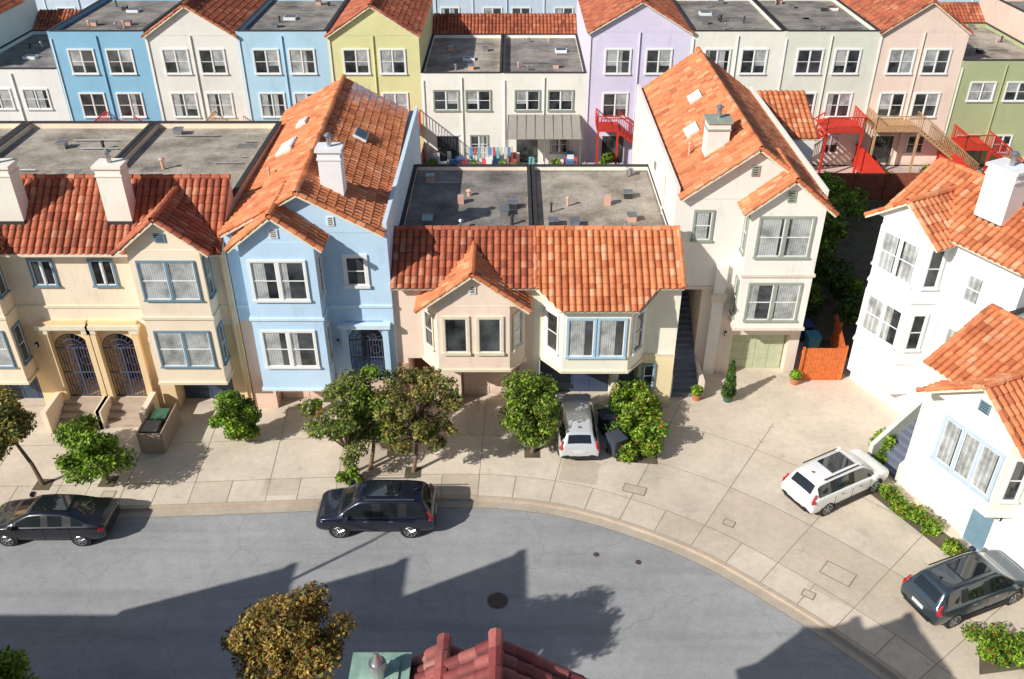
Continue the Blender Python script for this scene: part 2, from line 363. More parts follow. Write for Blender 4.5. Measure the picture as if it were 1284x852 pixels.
# ------------------------------------------------------------------ front row houses
TAN=stucco('tan_stucco',(.93,.78,.60)); TAN2=stucco('ochre_stucco',(.86,.64,.38)); BLUE=stucco('light_blue_stucco',(.56,.75,.93)); BLUEB=stucco('pale_blue_stucco',(.68,.83,.93))
PINK=stucco('peach_stucco',(.93,.74,.61)); PINK2=stucco('salmon_stucco',(.72,.44,.33)); CREAM=stucco('cream_stucco',(.93,.88,.73)); OCH=stucco('yellow_stucco',(.90,.75,.46))
BEIGE=stucco('beige_stucco',(.80,.69,.58)); BEIGEL=stucco('light_beige_stucco',(.90,.85,.78)); WHT=stucco('white_stucco',(.88,.88,.88)); WARMW=stucco('warm_white_stucco',(.92,.88,.77))
SALM=stucco('salmon_garage',(.85,.62,.50))
def tan_house(loc,mir):
    W=6.7; b=B('row_house',loc)
    X=(lambda x:W-x) if mir else (lambda x:x)
    def bx(p,m,x0,x1,*r): b.box(p,m,X(x0),X(x1),*r)
    b.prx('walls',TAN,[(0,4.75),(12.2,4.75),(12.2,9.5),(2.4,9.5),(2.4,10.6),(2.2,10.6),(0,8.6)],0,W)
    bx('walls',TAN2,0,W,1.6,12.2,0,4.75)
    bx('walls',TAN2,0,.25,0,1.6,0,4.75); bx('walls',TAN2,1.9,3.15,0,1.6,0,4.75); bx('walls',TAN2,5.9,W,0,1.6,0,4.75)
    bx('walls',TAN2,.25,1.9,0,1.6,0,.7); bx('walls',TAN,3.15,5.9,0,1.6,2.25,4.75)
    garage(b,min(X(3.2),X(5.85)),max(X(3.2),X(5.85)),0,2.2,.9,NAVY)
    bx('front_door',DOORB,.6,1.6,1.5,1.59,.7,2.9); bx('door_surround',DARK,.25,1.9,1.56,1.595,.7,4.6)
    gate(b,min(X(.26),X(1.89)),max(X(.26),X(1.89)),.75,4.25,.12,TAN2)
    for xc in(.12,2.02):
        bx('entry_column',TAN2,xc-.14,xc+.14,-.22,-.002,.3,4.4); bx('entry_column',CREAMT,xc-.2,xc+.2,-.28,-.0021,4.4,4.65)
        bx('entry_column',TAN2,xc-.19,xc+.19,-.27,-.0025,.0,.6)
    bx('entry_lintel',CREAMT,-.05,2.3,-.34,-.001,4.65,4.85); bx('entry_lintel',TAN2,.05,2.2,-.2,-.001,4.86,5.0)
    for i in range(4): bx('front_steps',CURB,.1,2.05,-.35*(4-i)+.0,-.35*(3-i)-.001 if i<3 else -.001,0,.18*(i+1))
    bx('stair_cheek',TAN,2.1,2.35,-1.9,-.29,0,1.25); bx('stair_cheek',TAN,-.15,.08,-1.5,-.29,0,1.0)
    bx('bay',TAN,3.0,6.0,-1.0,.02,2.25,9.0)
    for z in(5.65,2.2): bx('belt_moulding',CREAMT,2.93,6.07,-1.07,.0,z,z+.12)
    bx('belt_moulding',CREAMT,0,2.92,-.06,.0,5.65,5.77); bx('belt_moulding',CREAMT,6.08,W,-.06,.0,5.65,5.77)
    lamp(b,X(2.6),0,3.6)
    for (z0,z1) in((6.65,8.45),(3.2,5.0)):
        a,c=sorted((X(3.35),X(5.65))); b.window(a,c,z0,z1,-1.0,BLUET,cols=2,cur=1,tw=.07,mull=.055)
        L=b.face((6.0,-1.0),(6.0,0)) if not mir else b.face((W-3.0,-1.0),(W-3.0,0))
        b.window(.25,.75,z0,z1,0,BLUET); b.reset()
    a,c=sorted((X(.85),X(1.75))); b.window(a,c,6.8,8.0,0,BLUET,cols=2,hung=False)
    rl=math.hypot(2.65,2.3)
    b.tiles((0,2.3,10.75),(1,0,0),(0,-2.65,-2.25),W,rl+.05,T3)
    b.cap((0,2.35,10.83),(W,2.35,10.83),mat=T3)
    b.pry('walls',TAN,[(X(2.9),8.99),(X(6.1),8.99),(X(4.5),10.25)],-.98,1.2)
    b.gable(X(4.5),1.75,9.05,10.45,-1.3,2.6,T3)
    louver(b,X(4.5),9.35,-.98,BLUET)
    b.box('flat_roof',GRAV,.2,W-.2,2.45,12.0,9.5,9.56); parapet(b,0,W,2.42,12.2,9.5,9.85,TAN,sides='wen')
    b.chimney(X(2.3),1.0,9.0,11.9,1.05,.8,WARMW)
    b.clutter(.8,5.9,3.4,11.3,9.56,10)
    b.skylight(X(4.8),3.4,9.56,.8,.6)
    bx('downspout',TAN2,6.45,6.53,-.09,-.01,0,8.4)
    gutterline(b,0,2.9,-.42,8.42) if not mir else gutterline(b,W-2.9,W,-.42,8.42)
    b.finish()
tan_house((-18.95,34.2,0),False); tan_house((-25.65,34.2,0),True); tan_house((-32.4,34.2,0),False)
# --- blue house
b=B('blue_house',(-12.2,34.3,0)); W=6.9
b.box('walls',BLUEB,0,W,1.5,15.5,0,9.25); b.box('walls',BLUE,0,W,0,1.5,4.9,9.25)
b.box('walls',SALM,0,1.05,0,1.5,0,4.9); b.box('walls',BLUE,3.9,4.75,0,1.5,0,4.9); b.box('walls',BLUE,6.4,W,0,1.5,0,4.9); b.box('walls',BLUE,4.75,6.4,0,1.5,0,1.85); b.box('walls',BLUE,1.05,3.9,0,1.5,2.3,4.9)
garage(b,1.1,3.85,0,2.2,.8,SALM)
b.box('front_door',DOORB,5.1,6.05,1.42,1.49,1.85,4.0); gate(b,4.78,6.37,1.9,4.6,.12,BLUE)
for xc in(4.65,6.5): b.box('entry_column',BLUE,xc-.13,xc+.13,-.2,-.002,1.85,4.6)
b.box('entry_lintel',BLUEB,4.4,6.75,-.32,-.001,4.62,4.82)
for i in range(10): b.box('front_steps',CURB,4.8,6.4,-.28*(10-i),-.28*(9-i)-.001,0,.18*(i+1))
b.box('stair_cheek',SALM,4.55,4.79,-2.9,-.25,0,1.9); b.box('stair_cheek',SALM,6.41,6.6,-2.9,-.25,0,1.9)
b.box('bay',BLUE,.9,4.0,-1.1,.02,1.9,9.35)
for z in(5.6,1.85): b.box('belt_moulding',BLUEB,.83,4.07,-1.17,0,z,z+.12)
b.box('belt_moulding',BLUEB,4.08,W,-.06,0,5.6,5.72); b.box('belt_moulding',BLUEB,0,.82,-.06,0,5.6,5.72)
for z0,z1 in((6.65,8.45),(3.2,5.0)):
    b.window(1.3,3.5,z0,z1,-1.1,WHITE,cols=2,bars=0,tw=.10,cur=2,mull=.08)
    b.face((4.0,-1.1),(4.0,0)); b.window(.3,.8,z0,z1,0,WHITE,cur=0); b.reset()
b.window(5.05,5.85,6.75,8.1,0,WHITE,cols=1,tw=.14); lamp(b,4.3,0,3.7)
b.pry('walls',BLUE,[(0,9.24),(W-.4,9.24),(3.45,10.95)],.0,15.4)
b.gable(3.4,3.2,9.4,11.15,-.4,15.6,skew=-.55)
b.pry('walls',BLUE,[(.9,9.34),(4.0,9.34),(2.45,10.45)],-1.09,1.0)
b.gable(2.45,1.75,9.25,10.6,-1.4,1.8)
louver(b,2.45,9.55,-1.09,WHITE,.35,.4); louver(b,4.6,9.6,0,WHITE,.3,.4)
b.box('parapet',BLUEB,W-.18,W,.2,15.5,9.25,9.6); b.box('gutter',BLACKM,W-.45,W-.181,.2,15.5,9.25,9.32)
b.chimney(4.55,1.7,9.8,12.3,.95,.8,WHT)
for (x,y,w,d,g) in((1.6,7.2,.9,1.5,WHITE),(5.0,8.6,.7,1.1,GD),(1.9,10.2,.6,.9,WHITE)):
    sl=math.atan2(1.75,3.2); x+= -.55*y/15.6
    zz=11.15-abs(x-(3.4-.55*y/15.6))*1.75/3.2+.1
    b.M=Matrix.Translation((x,y,zz))@Matrix.Rotation(-sl if x<3 else sl,4,'Y')
    b.box('skylight',WHITE,-w/2,w/2,-d/2,d/2,-.05,.12); b.box('skylight_glass',g,-w/2+.07,w/2-.07,-d/2+.07,d/2-.07,.12,.15); b.reset()
for k in range(4): b.vent(1.2+k*.5,4+k*2.5,9.8,.7,.05,PINK2)
b.finish()
# --- peach and cream low houses
def low_body(b,W,wall,x_open,dep=11.4):
    b.prx('walls',wall,[(0,2.75),(dep,2.75),(dep,7.35),(2.2,7.35),(2.2,8.1),(2.05,8.1),(0,6.75)],0,W)
    b.box('walls',wall,0,W,1.4,dep,0,2.75)
    x=0
    for a,c in x_open:
        b.box('walls',wall,x,a,0,1.4,0,2.75); x=c
    b.box('walls',wall,x,W,0,1.4,0,2.75)
    b.box('flat_roof',GRAV2,.18,W-.18,2.25,dep-.18,7.35,7.4); parapet(b,0,W,2.22,dep,7.35,7.62,wall,sides='wen')
b=B('peach_house',(-5.3,34.5,0)); W=6.3
low_body(b,W,PINK,[(.5,1.6),(2.9,5.6)])
b.box('lower_band',PINK2,0,.5,-.05,-.001,0,2.5)
b.box('front_door',DOORB,.6,1.5,1.3,1.39,0,2.2); garage(b,2.95,5.55,0,2.4,.9,PINK)
bp=[(1.25,.02),(2.0,-1.0),(5.2,-1.0),(5.9,.02)]
b.prz('bay',PINK,bp,2.75,6.15)
b.prz('belt_moulding',CREAMT,[(1.15,.0),(1.94,-1.07),(5.26,-1.07),(6.0,.0)],2.7,2.82); 
b.box('entry_column',PINK,5.65,5.95,-.25,-.001,0,2.69)
for a,c in((2.35,3.3),(3.85,4.8)): b.window(a,c,3.75,5.5,-1.0,CREAMT,cur=0,tw=.13,hung=False)
b.face((5.2,-1.0),(5.9,0)); b.window(.3,.9,3.75,5.5,0,CREAMT,cur=1); b.reset()
b.face((1.25,0),(2.0,-1.0)); b.window(.3,.9,3.75,5.5,0,CREAMT,cur=0); b.reset()
b.tiles((0,2.1,8.25),(1,0,0),(0,-2.6,-1.55),W,3.05,T3); b.cap((0,2.15,8.33),(W,2.15,8.33),mat=T3)
b.pry('walls',PINK,[(1.5,6.1),(5.7,6.1),(3.6,7.6)],-.99,.8)
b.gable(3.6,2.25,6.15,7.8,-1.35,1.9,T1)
louver(b,3.6,6.75,-.99,WHITE,.3,.35)
b.clutter(.8,5.6,3.0,10.6,7.4,9)
b.box('roof_box',PINK2,2.6,2.9,6.8,7.1,7.4,7.8); b.skylight(4.9,3.4,7.4,.9,.6); b.box('roof_duct',METAL,1.0,1.5,4.5,5.2,7.4,7.6)
b.finish()
b=B('cream_house',(1.0,34.5,0)); W=6.5
low_body(b,W,CREAM,[(.3,3.7),(4.0,4.9)])
b.box('flat_roof_patch',GRAV,.3,W-.3,2.4,11.0,7.4,7.405)
b.box('lower_band',OCH,4.95,W+.0,-.06,-.001,0,2.9); b.box('belt_moulding',CREAMT,4.95,W,-.09,-.0012,2.92,3.02)
garage(b,.35,3.65,0,2.5,1.15,NAVY); b.box('front_door',BLUET,4.05,4.85,1.25,1.39,0,2.2)
b.prz('bay',CREAM,[(.4,.02),(1.25,-1.1),(4.2,-1.1),(5.05,.02)],2.75,6.25)
b.prz('belt_moulding',CREAMT,[(.3,.0),(1.2,-1.17),(4.25,-1.17),(5.15,.0)],2.68,2.8)
b.window(1.5,2.6,3.6,5.5,-1.1,LBT,cols=1,cur=2,hung=False,tw=.10); b.window(2.85,3.95,3.6,5.5,-1.1,LBT,cols=1,cur=2,hung=False,tw=.10)
b.face((4.2,-1.1),(5.05,0)); b.window(.35,1.05,3.6,5.5,0,WHITE,cur=0); b.reset()
b.face((.4,0),(1.25,-1.1)); b.window(.35,1.05,3.6,5.5,0,WHITE,cur=0); b.reset()
b.window(5.15,5.6,1.2,2.4,-.06,BLUET,cur=0)
b.tiles((0,2.1,8.25),(1,0,0),(0,-2.6,-1.55),W,3.05); b.cap((0,2.15,8.33),(W,2.15,8.33))
v=Vector((0,-2.6,-1.55)).normalized(); O=Vector((0,2.1,8.25))+v*3.03
b.tiles(O,(1,0,0),v,5.6,1.15,clips=[((0,-.45,0),(-1,-1.0,0)),((5.5,-.45,0),(1,-1.0,0))])
b.cap((W-.03,2.1,8.3),(W-.03,-.5,6.78),.11); b.cap((.03,2.1,8.3),(.03,-.5,6.78),.09)
b.clutter(.8,5.8,3.0,10.6,7.41,9)
b.skylight(1.3,3.3,7.41,.8,.6); b.box('roof_box',PINK2,3.6,3.9,6.6,6.9,7.4,7.9)
b.finish()
# --- beige house
b=B('beige_house',(7.35,37.2,0)); W=6.8
b.box('walls',BEIGEL,0,W,0,15.3,4.9,9.5); b.box('walls',BEIGEL,0,W,3.6,15.3,0,4.9)
b.box('walls',BEIGE,0,.35,0,3.6,0,4.9); b.box('walls',BEIGE,1.7,3.5,0,3.6,0,4.9); b.box('walls',BEIGE,6.3,W,0,3.6,0,4.9); b.box('walls',BEIGE,3.5,6.3,1,3.6,0,4.9); b.box('walls',BEIGE,3.5,6.3,0,1,2.3,4.9)
STEP=plain('slate_steps',(.16,.18,.24),.7)
for i in range(17): b.box('front_steps',STEP,.36,1.69,-2.0+.28*i,-2.0+.28*(i+1),0,.18*(i+1))
b.box('stair_cheek',BEIGE,1.7,1.9,-2.1,-.001,0,1.0); b.box('stair_cheek',BEIGE,.15,.35,-2.1,-.001,0,1.3)
garage(b,3.55,6.25,0,2.2,.5,plain('sage_garage_door',(.50,.54,.36),.6))
b.box('bay',BEIGEL,3.2,6.45,-1.0,.02,3.3,9.5)
for z in(3.22,6.1): b.box('belt_moulding',BEIGE,3.12,6.53,-1.08,0,z,z+.14)
b.box('belt_moulding',BEIGE,0,3.11,-.07,0,4.9,5.03); b.box('corner_pilaster',BEIGEL,2.2,2.75,-.2,-.001,0,6.2); b.box('corner_pilaster',BEIGE,2.1,2.85,-.28,-.0012,4.3,4.7)
lamp(b,3.1,0,2.3)
for z0,z1 in((7.15,9.05),(3.8,5.7)):
    b.window(3.65,5.95,z0,z1,-1.0,GREYT,cols=2,cur=1,tw=.09,mull=.07)
    b.face((3.2,0),(3.2,-1.0)); b.window(.25,.75,z0,z1,0,GREYT,cur=0); b.reset()
b.window(.95,1.7,7.5,8.9,0,GREYT,cols=1)
b.pry('walls',BEIGEL,[(.1,9.49),(6.7,9.49),(3.35,11.7)],0,15.2)
b.gable(3.35,3.0,9.75,11.95,-.35,15.3)
b.pry('walls',BEIGEL,[(3.2,9.49),(6.45,9.49),(4.82,10.75)],-.99,1.2)
b.gable(4.82,1.8,9.45,10.9,-1.3,2.0)
louver(b,4.82,9.8,-.99,GREYT,.35,.5); louver(b,3.35,10.6,0,GREYT,.35,.5)
b.box('parapet',BEIGEL,0,.16,.1,15.3,9.5,10.0); b.box('gutter',BLACKM,.161,.4,.1,15.3,9.5,9.56)
b.box('parapet',BEIGEL,W-.12,W,.1,15.3,9.5,9.9); b.box('gutter',BLACKM,W-.4,W-.121,.1,15.3,9.5,9.6)
b.chimney(2.0,2.4,9.9,12.3,1.0,.9,BEIGEL,GREYT)
for (x,y) in((1.5,5.5),(2.2,9)):
    sl=math.atan2(2.2,3.0); b.M=Matrix.Translation((x,y,11.95-(3.35-x)*2.2/3+.1))@Matrix.Rotation(-sl,4,'Y'); b.box('skylight',WHITE,-.35,.35,-.5,.5,-.05,.14); b.reset()
for k in range(4): b.vent(1+k*.5,3.2+k*2.8,10.1,.8,.05,PINK2)
b.box('rear_wing',BEIGEL,W,W+2.6,10.5,14.2,0,8.3); b.tiles((W,14.3,9.9),(1,0,0),(0,-3.8,-1.5),2.8,4.1)
b.tube('conduit',BEIGE,(.0-.05,3,4.9),(-.05,3,9.4),.04,.04,6); b.box('wall_vent',METAL,-.06,-.001,6,6.4,8.4,8.8)
b.finish()
# --- white house (G)
b=B('white_house',(16.9,36.8,0),R(-62)); W=6.8
b.prx('walls',WHT,[(0,0),(13,0),(13,9.3),(2.4,9.3),(2.4,10.9),(2.2,10.9),(0,9.3)],0,W)
b.prz('bay',WHT,[(0.0,.02),(.5,-1.0),(2.9,-1.0),(3.4,.02)],1.2,9.3)
for z in(6.1,2.9): b.prz('belt_moulding',WHITE,[(-.07,.0),(.46,-1.07),(2.94,-1.07),(3.47,.0)],z,z+.12)
for z0,z1 in((6.9,8.7),(3.7,5.5)):
    b.window(.75,2.65,z0,z1,-1.0,WHITE,cols=2,cur=1,tw=.1,mull=.06)
    b.face((2.9,-1.0),(3.4,0)); b.window(.3,.85,z0,z1,0,WHITE,cur=0); b.reset()
    b.face((0,0),(.5,-1.0)); b.window(.3,.85,z0,z1,0,WHITE,cur=0); b.reset()
b.window(4.5,5.2,6.9,8.1,0,WHITE,cur=1); b.window(4.3,5.3,3.8,5.4,0,WHITE,cur=2)
b.tiles((0,2.35,11.0),(1,0,0),(0,-2.8,-1.75),W,3.3); b.cap((0,2.4,11.08),(W,2.4,11.08)); b.cap((0,2.35,11.05),(0,-.4,9.3),.11); b.cap((W,2.35,11.05),(W,-.4,9.3),.11)
b.pry('walls',WHT,[(0,9.2),(3.4,9.2),(1.7,10.3)],-.95,.9); b.gable(1.7,1.75,9.2,10.45,-1.3,1.6)
b.box('flat_roof',GRAV,.2,W-.2,2.45,12.8,9.3,9.36); parapet(b,0,W,2.42,13,9.3,9.75,WHT,sides='wen')
b.chimney(4.0,1.3,9.6,12.3,1.3,1.0,WHT,pipe=True)
b.box('front_door',DOORB,5.3,6.2,-.05,.01,1.9,4.0)
for i in range(10): b.box('front_steps',STEP,5.1,6.5,-.3*(11-i)-.6,-.3*(10-i)-.601,0,.18*(i+1))
b.box('front_landing',CURB,5.1,6.5,-.9,-.001,0,1.82)
for xx in(4.9,6.5): b.prx('stair_cheek',plain('grey_stucco',(.62,.64,.58),.9),[(-4.0,0),(-.002,0),(-.002,2.7),(-.9,2.7),(-4.0,.9)],xx,xx+.2)
b.box('garage_door',WHITE,.9,3.2,-.06,.01,0,1.15); b.box('downspout',WHT,3.7,3.78,-.09,-.01,0,9)
b.finish()
# --- warm white low house (H)
b=B('warm_white_house',(16.5,29.0,0),R(-65)); W=7.0
b.prx('walls',WARMW,[(0,0),(12,0),(12,7.2),(2.4,7.2),(2.4,7.9),(2.2,7.9),(0,6.35)],0,W)
b.prz('bay',WARMW,[(1.2,.02),(1.7,-1.0),(4.6,-1.0),(5.1,.02)],2.6,5.9)
b.prz('belt_moulding',WARMW,[(1.1,.0),(1.66,-1.08),(4.64,-1.08),(5.2,.0)],2.5,2.64)
b.window(1.95,4.35,3.3,5.2,-1.0,plain('pale_blue_trim',(.50,.61,.70),.5),cols=3,hung=False,cur=1,tw=.14,mull=.06)
b.face((4.6,-1.0),(5.1,0)); b.window(.3,.8,3.3,5.2,0,WHITE,cur=0); b.reset()
b.tiles((-.1,2.35,8.1),(1,0,0),(0,-2.8,-1.8),W+.2,3.35,tw=.28,cl=.34); b.cap((-.05,2.35,8.15),(-.05,-.45,6.35),.12); b.cap((-.1,2.4,8.18),(W,2.4,8.18))
b.pry('walls',WARMW,[(1.1,5.8),(5.2,5.8),(3.15,7.3)],-.98,.9); b.gable(3.15,2.3,5.85,7.5,-1.4,1.8)
louver(b,3.15,6.3,-.98,BLUET,.45,.45)
b.box('flat_roof',GRAV,.2,W-.2,2.45,11.8,7.2,7.26); parapet(b,0,W,2.42,12,7.2,7.6,WARMW,sides='wen')
b.box('front_door',BLUET,3.5,4.4,-.06,.01,0,2.3); b.box('door_surround',WHITE,3.38,4.52,-.04,.0,0,2.42)
garage(b,4.7,6.9,0,2.3,-.05,WHITE); lamp(b,4.6,0,1.9)
b.finish()
b=B('row_house',(19.6,22.2,0),R(-70)); W=7
b.prx('walls',BEIGEL,[(0,0),(12,0),(12,7.2),(2.4,7.2),(2.2,7.9),(0,6.35)],0,W); b.tiles((0,2.35,8.1),(1,0,0),(0,-2.8,-1.8),W,3.3); garage(b,1,4,0,2.3,-.05,WHITE); b.window(1,3,3.5,5.2,0,WHITE,cols=2)
b.finish()
# ------------------------------------------------------------------ rear row
def rear(name,x0,W,zt,col,kind,dep=11,trim=WHITE,Y=65,door=True,za=11.7,wins=((7.0,8.65),(3.8,5.5)),seg=4):
    m=stucco(name+'_stucco',col); b=B(name,(x0,Y,0))
    b.box('walls',m,0,W,0,dep,0,zt)
    for (z0,z1) in wins:
        for fx in(.30,.70):
            b.window(W*fx-.85,W*fx+.85,z0,z1,0,trim,cols=2,tw=.10)
    if door:
        b.box('glazed_door',GD,W*.3-.8,W*.3+.8,-.03,.0,.2,2.3); b.box('door_frame',WHITE,W*.3-.9,W*.3+.9,-.05,-.031,2.3,2.42); b.window(W*.7-.6,W*.7+.6,1,2.3,0,trim,cols=2)
    b.box('downspout',WHITE,.12,.2,-.08,-.005,0,zt-.2); b.tube('vent_pipe',m,(W*.5,-.06,0),(W*.5,-.06,zt),.05,.05,6)
    if kind=='flat':
        b.box('flat_roof',random.choice([GRAV,GRAV2]),.2,W-.2,.2,dep,zt,zt+.03); parapet(b,0,W,0,dep,zt,zt+.3,m)
        if seg>3: b.clutter(.8,W-.8,1,dep-1,zt+.03,9)
        b.skylight(random.uniform(1,W-1),random.uniform(2,8),zt+.03)
    else:
        b.pry('walls',m,[(.05,zt-.01),(W-.05,zt-.01),(W/2,za-.15)],0,dep)
        b.gable(W/2,W/2-.05,zt,za,-.25,dep,T2,ov=.12,seg=seg)
    b.tiles((0,dep+2.2,zt+1.4),(1,0,0),(0,-2.2,-1.2),W,2.5,T2,seg=seg)
    b.box('walls',m,0,W,dep,dep+2,0,zt)
    b.tiles((0,dep+2.2,zt+1.4),(1,0,0),(0,2.2,-1.4),W,2.6,T2,seg=seg)
    return b
rear('sky_blue_house',-32.8,6.8,9.65,(.28,.54,.73),'flat').finish()
rear('offwhite_house',-26,6.5,9.65,(.84,.82,.76),'gable').finish()
rear('pale_blue_house',-19.5,6.4,9.65,(.48,.70,.84),'flat').finish()
rear('yellow_green_house',-13.1,6.5,9.65,(.76,.74,.38),'gable').finish()
def deck(name,x0,x1,y0,y1,z,mat,steps_dir=1,xs=None):
    b=B(name,(0,0,0))
    b.box('deck',mat,x0,x1,y0,y1,z-.15,z)
    for x in(x0+.08,x1-.08):
        b.box('posts',mat,x-.07,x+.07,y0,y0+.14,0,z-.15)
    def rail(p,q,h=1.0):
        p=Vector(p);q=Vector(q);L=(q-p).length;n=max(2,int(L/.16))
        b.tube('railing',mat,p+Vector((0,0,h)),q+Vector((0,0,h)),.05,.05,4); 
        for i in range(n+1):
            c=p.lerp(q,i/n); b.tube('balusters',mat,c,c+Vector((0,0,h)),.022,.022,4)
    rail((x0,y0,z),(x1,y0,z)); rail((x0,y0,z),(x0,y1,z)) if steps_dir>0 else rail((x1,y0,z),(x1,y1,z))
    n=int(z/.19); sx=x1 if steps_dir>0 else x0
    for i in range(n):
        a=sx+steps_dir*.27*i; b.box('steps',mat,a,a+steps_dir*.3,y0,y0+1.1,z-.19*(i+1)-.05,z-.19*(i+1))
    ex=sx+steps_dir*.27*n
    for yy in(y0,y0+1.1):
        rail((sx,yy,z),(ex,yy,0)); b.tube('stringer',mat,(sx,yy,z-.2),(ex,yy,-.1),.1,.1,4)
    b.finish()
for x0,W,col in((-6.6,5.9,(.92,.89,.80)),(-.7,6.1,(.92,.88,.78))):
    rear('low_cream_house',x0,W,6.7,col,'flat',wins=((4.3,5.7),),trim=GREYT).finish()
b=B('awning',(0,0,0)); AW=plain('grey_awning',(.34,.31,.27),.8)
b.add('canopy',AW,[(-.3,65-.02,3.9),(5.0,64.98,3.9),(5.1,62.6,2.9),(-.4,62.6,2.9),(-.3,64.98,3.95),(5.0,64.98,3.95),(5.1,62.6,2.95),(-.4,62.6,2.95)],[(0,1,2,3),(4,5,6,7),(0,1,5,4),(1,2,6,5),(2,3,7,6),(3,0,4,7)])
for x in(-.3,2.4,5): b.tube('posts',METAL,(x,62.7,0),(x,62.7,2.9),.04)
for i in range(9): b.tube('ribs',METAL,(-.3+.66*i,64.9,3.97),(-.35+.67*i,62.6,2.97),.02,.02,4)
b.finish()
rear('lavender_house',5.4,7.3,9.9,(.76,.71,.88),'gable',za=12).finish()
rear('pale_cream_house',12.7,6.6,9.65,(.88,.87,.77),'flat').finish()
rear('pale_sage_house',19.3,6.7,9.65,(.76,.78,.67),'flat').finish()
rear('pink_house',26,6.3,9.9,(.90,.72,.61),'gable',za=12).finish()
rear('olive_house',32.3,6.6,7.6,(.45,.50,.28),'flat',wins=((5,6.3),)).finish()
rear('peach_house',38.9,6.6,9.6,(.8,.6,.5),'flat').finish()
rear('low_white_house',-39.6,6.8,7.0,(.86,.85,.82),'flat',wins=((4.4,5.8),)).finish()
rear('pale_cream_house',-46.4,6.8,9.6,(.88,.87,.77),'gable').finish()
deck('red_deck_stairs',-7.9,-6.8,60.5,65,3.3,REDP,-1)
deck('red_deck_stairs',6.2,7.8,63.2,65,3.4,REDP,1)
deck('red_deck_stairs',22.6,25.3,62.4,65,3.6,REDP,-1)
deck('wooden_deck_stairs',26.2,29.5,62.6,65,3.6,WOOD,1)
deck('red_deck_stairs',33.0,35.0,62.6,65,2.2,REDP,1)
for k in range(3): deck('wooden_deck_stairs',-30+8*k,-27.6+8*k,62.8,65,3.2,WOOD if k%2 else REDP,1)
for i in range(17):
    c=random.choice([(.8,.76,.65),(.6,.7,.8),(.85,.7,.6),(.7,.74,.6)])
    b=rear('row_house',-60+i*7,7,8.5,c,random.choice(['flat','gable']),Y=92,za=10.5,seg=3,door=False); b.finish()
# ------------------------------------------------------------------ houses on the near side of the street
RB=stucco('near_house_stucco',(.55,.6,.45))
b=B('near_house',(0,0,0))
b.box('walls',RB,-3.7,3.2,0,11.0,0,9.4); b.pry('walls',RB,[(-3.6,9.39),(3.1,9.39),(-.3,11.8)],.1,10.9)
b.gable(-.3,3.4,9.6,12.0,-1,11.3,T4); b.gable(-1.35,1.3,10.2,11.25,7,11.8,T4)
GRN=plain('green_chimney_cap',(.27,.42,.33),.6,var=.3); b.box('chimney',GRN,-3.1,-2.05,10.5,11.6,9,11.0)
b.box('chimney_cap',GRN,-3.16,-1.99,10.44,11.66,11.0,11.08); b.box('chimney_cap',plain('green_cap_light',(.34,.50,.40),.6,var=.3),-2.95,-2.2,10.65,11.45,11.08,11.12)
b.tube('chimney_pipe',METAL,(-2.58,11.1,11.12),(-2.58,11.1,11.4),.13,.13,14); b.tube('chimney_pipe',METAL,(-2.58,11.1,11.4),(-2.58,11.1,11.5),.18,.17,14); b.tube('chimney_pipe',METAL,(-2.58,11.1,11.5),(-2.58,11.1,11.78),.12,.04,14)
b.finish()
b=B('near_house',(0,0,0))
b.box('walls',RB,-11.0,-3.9,0,10.8,0,9.4); b.finish()
b=B('near_house',(0,0,0))
for xc,h,q,w in((-22.3,11.2,2.4,2.7),(-18.4,11.5,2.4,2.4),(-14.4,12.0,2.9,1.6)):
    b.box('walls',RB,xc-w,xc+w,0,14.2,0,h-q); b.pry('walls',RB,[(xc-w,h-q-.01),(xc+w,h-q-.01),(xc,h-.1)],0,14.2)
    b.gable(xc,w,h-q,h,-.2,14.4,T4,ov=.05,rakes=False)
b.box('walls',RB,-40,-25.1,0,13.5,0,9.6)
b.finish()
b=B('near_house',(0,0,0)); b.box('walls',RB,3.6,10,-2,8,0,9.4); b.gable(6.8,3.3,9.4,11.6,-2,8.2,T4); b.box('walls',RB,10.2,17,-8,3,0,9.4); b.finish()
# ------------------------------------------------------------------ ground
def sheet(name,poly,z,mat,thick=0):
    bm=bmesh.new(); vs=[bm.verts.new((x,y,z)) for x,y in poly]; f=bm.faces.new(vs)
    bm.normal_update()
    if f.normal.z<0: f.normal_flip()
    if thick:
        r=bmesh.ops.extrude_face_region(bm,geom=[f]); 
        for v in [g for g in r['geom'] if isinstance(g,bmesh.types.BMVert)]: v.co.z=z
        for v in vs: v.co.z=z-thick
    bmesh.ops.triangulate(bm,faces=[f for f in bm.faces if len(f.verts)>4])
    bmesh.ops.recalc_face_normals(bm,faces=bm.faces)
    if not thick:
        for f in bm.faces:
            if f.normal.z<0:f.normal_flip()
    me=bpy.data.meshes.new(name); bm.to_mesh(me); bm.free(); me.materials.append(mat)
    o=bpy.data.objects.new(name,me); scene.collection.objects.link(o); return o
sheet('ground',[(-600,-600),(600,-600),(600,900),(-600,900)],-.135,SOIL)
cp=[(-60,26.6),(-40,26.9),(-21,27.3),(-14.6,27.5),(-8,27.85),(-3,28.05),(-.2,27.95),(2.5,27.4),(5.06,26.3),(7.4,24.9),(9.5,23.1),(11.5,21.1),(13.2,19.1),(15,16.4),(16.3,13.5),(17,10),(17.2,4)]
def catm(pts,n=6):
    out=[]
    P=[pts[0]]+pts+[pts[-1]]
    for i in range(1,len(P)-2):
        p0,p1,p2,p3=[Vector((*q,0)) for q in P[i-1:i+3]]
        for k in range(n):
            t=k/n; q=.5*((2*p1)+(p2-p0)*t+(2*p0-5*p1+4*p2-p3)*t*t+(3*p1-p0-3*p2+p3)*t**3); out.append((q.x,q.y))
    out.append(pts[-1]); return out
kc=catm(cp)
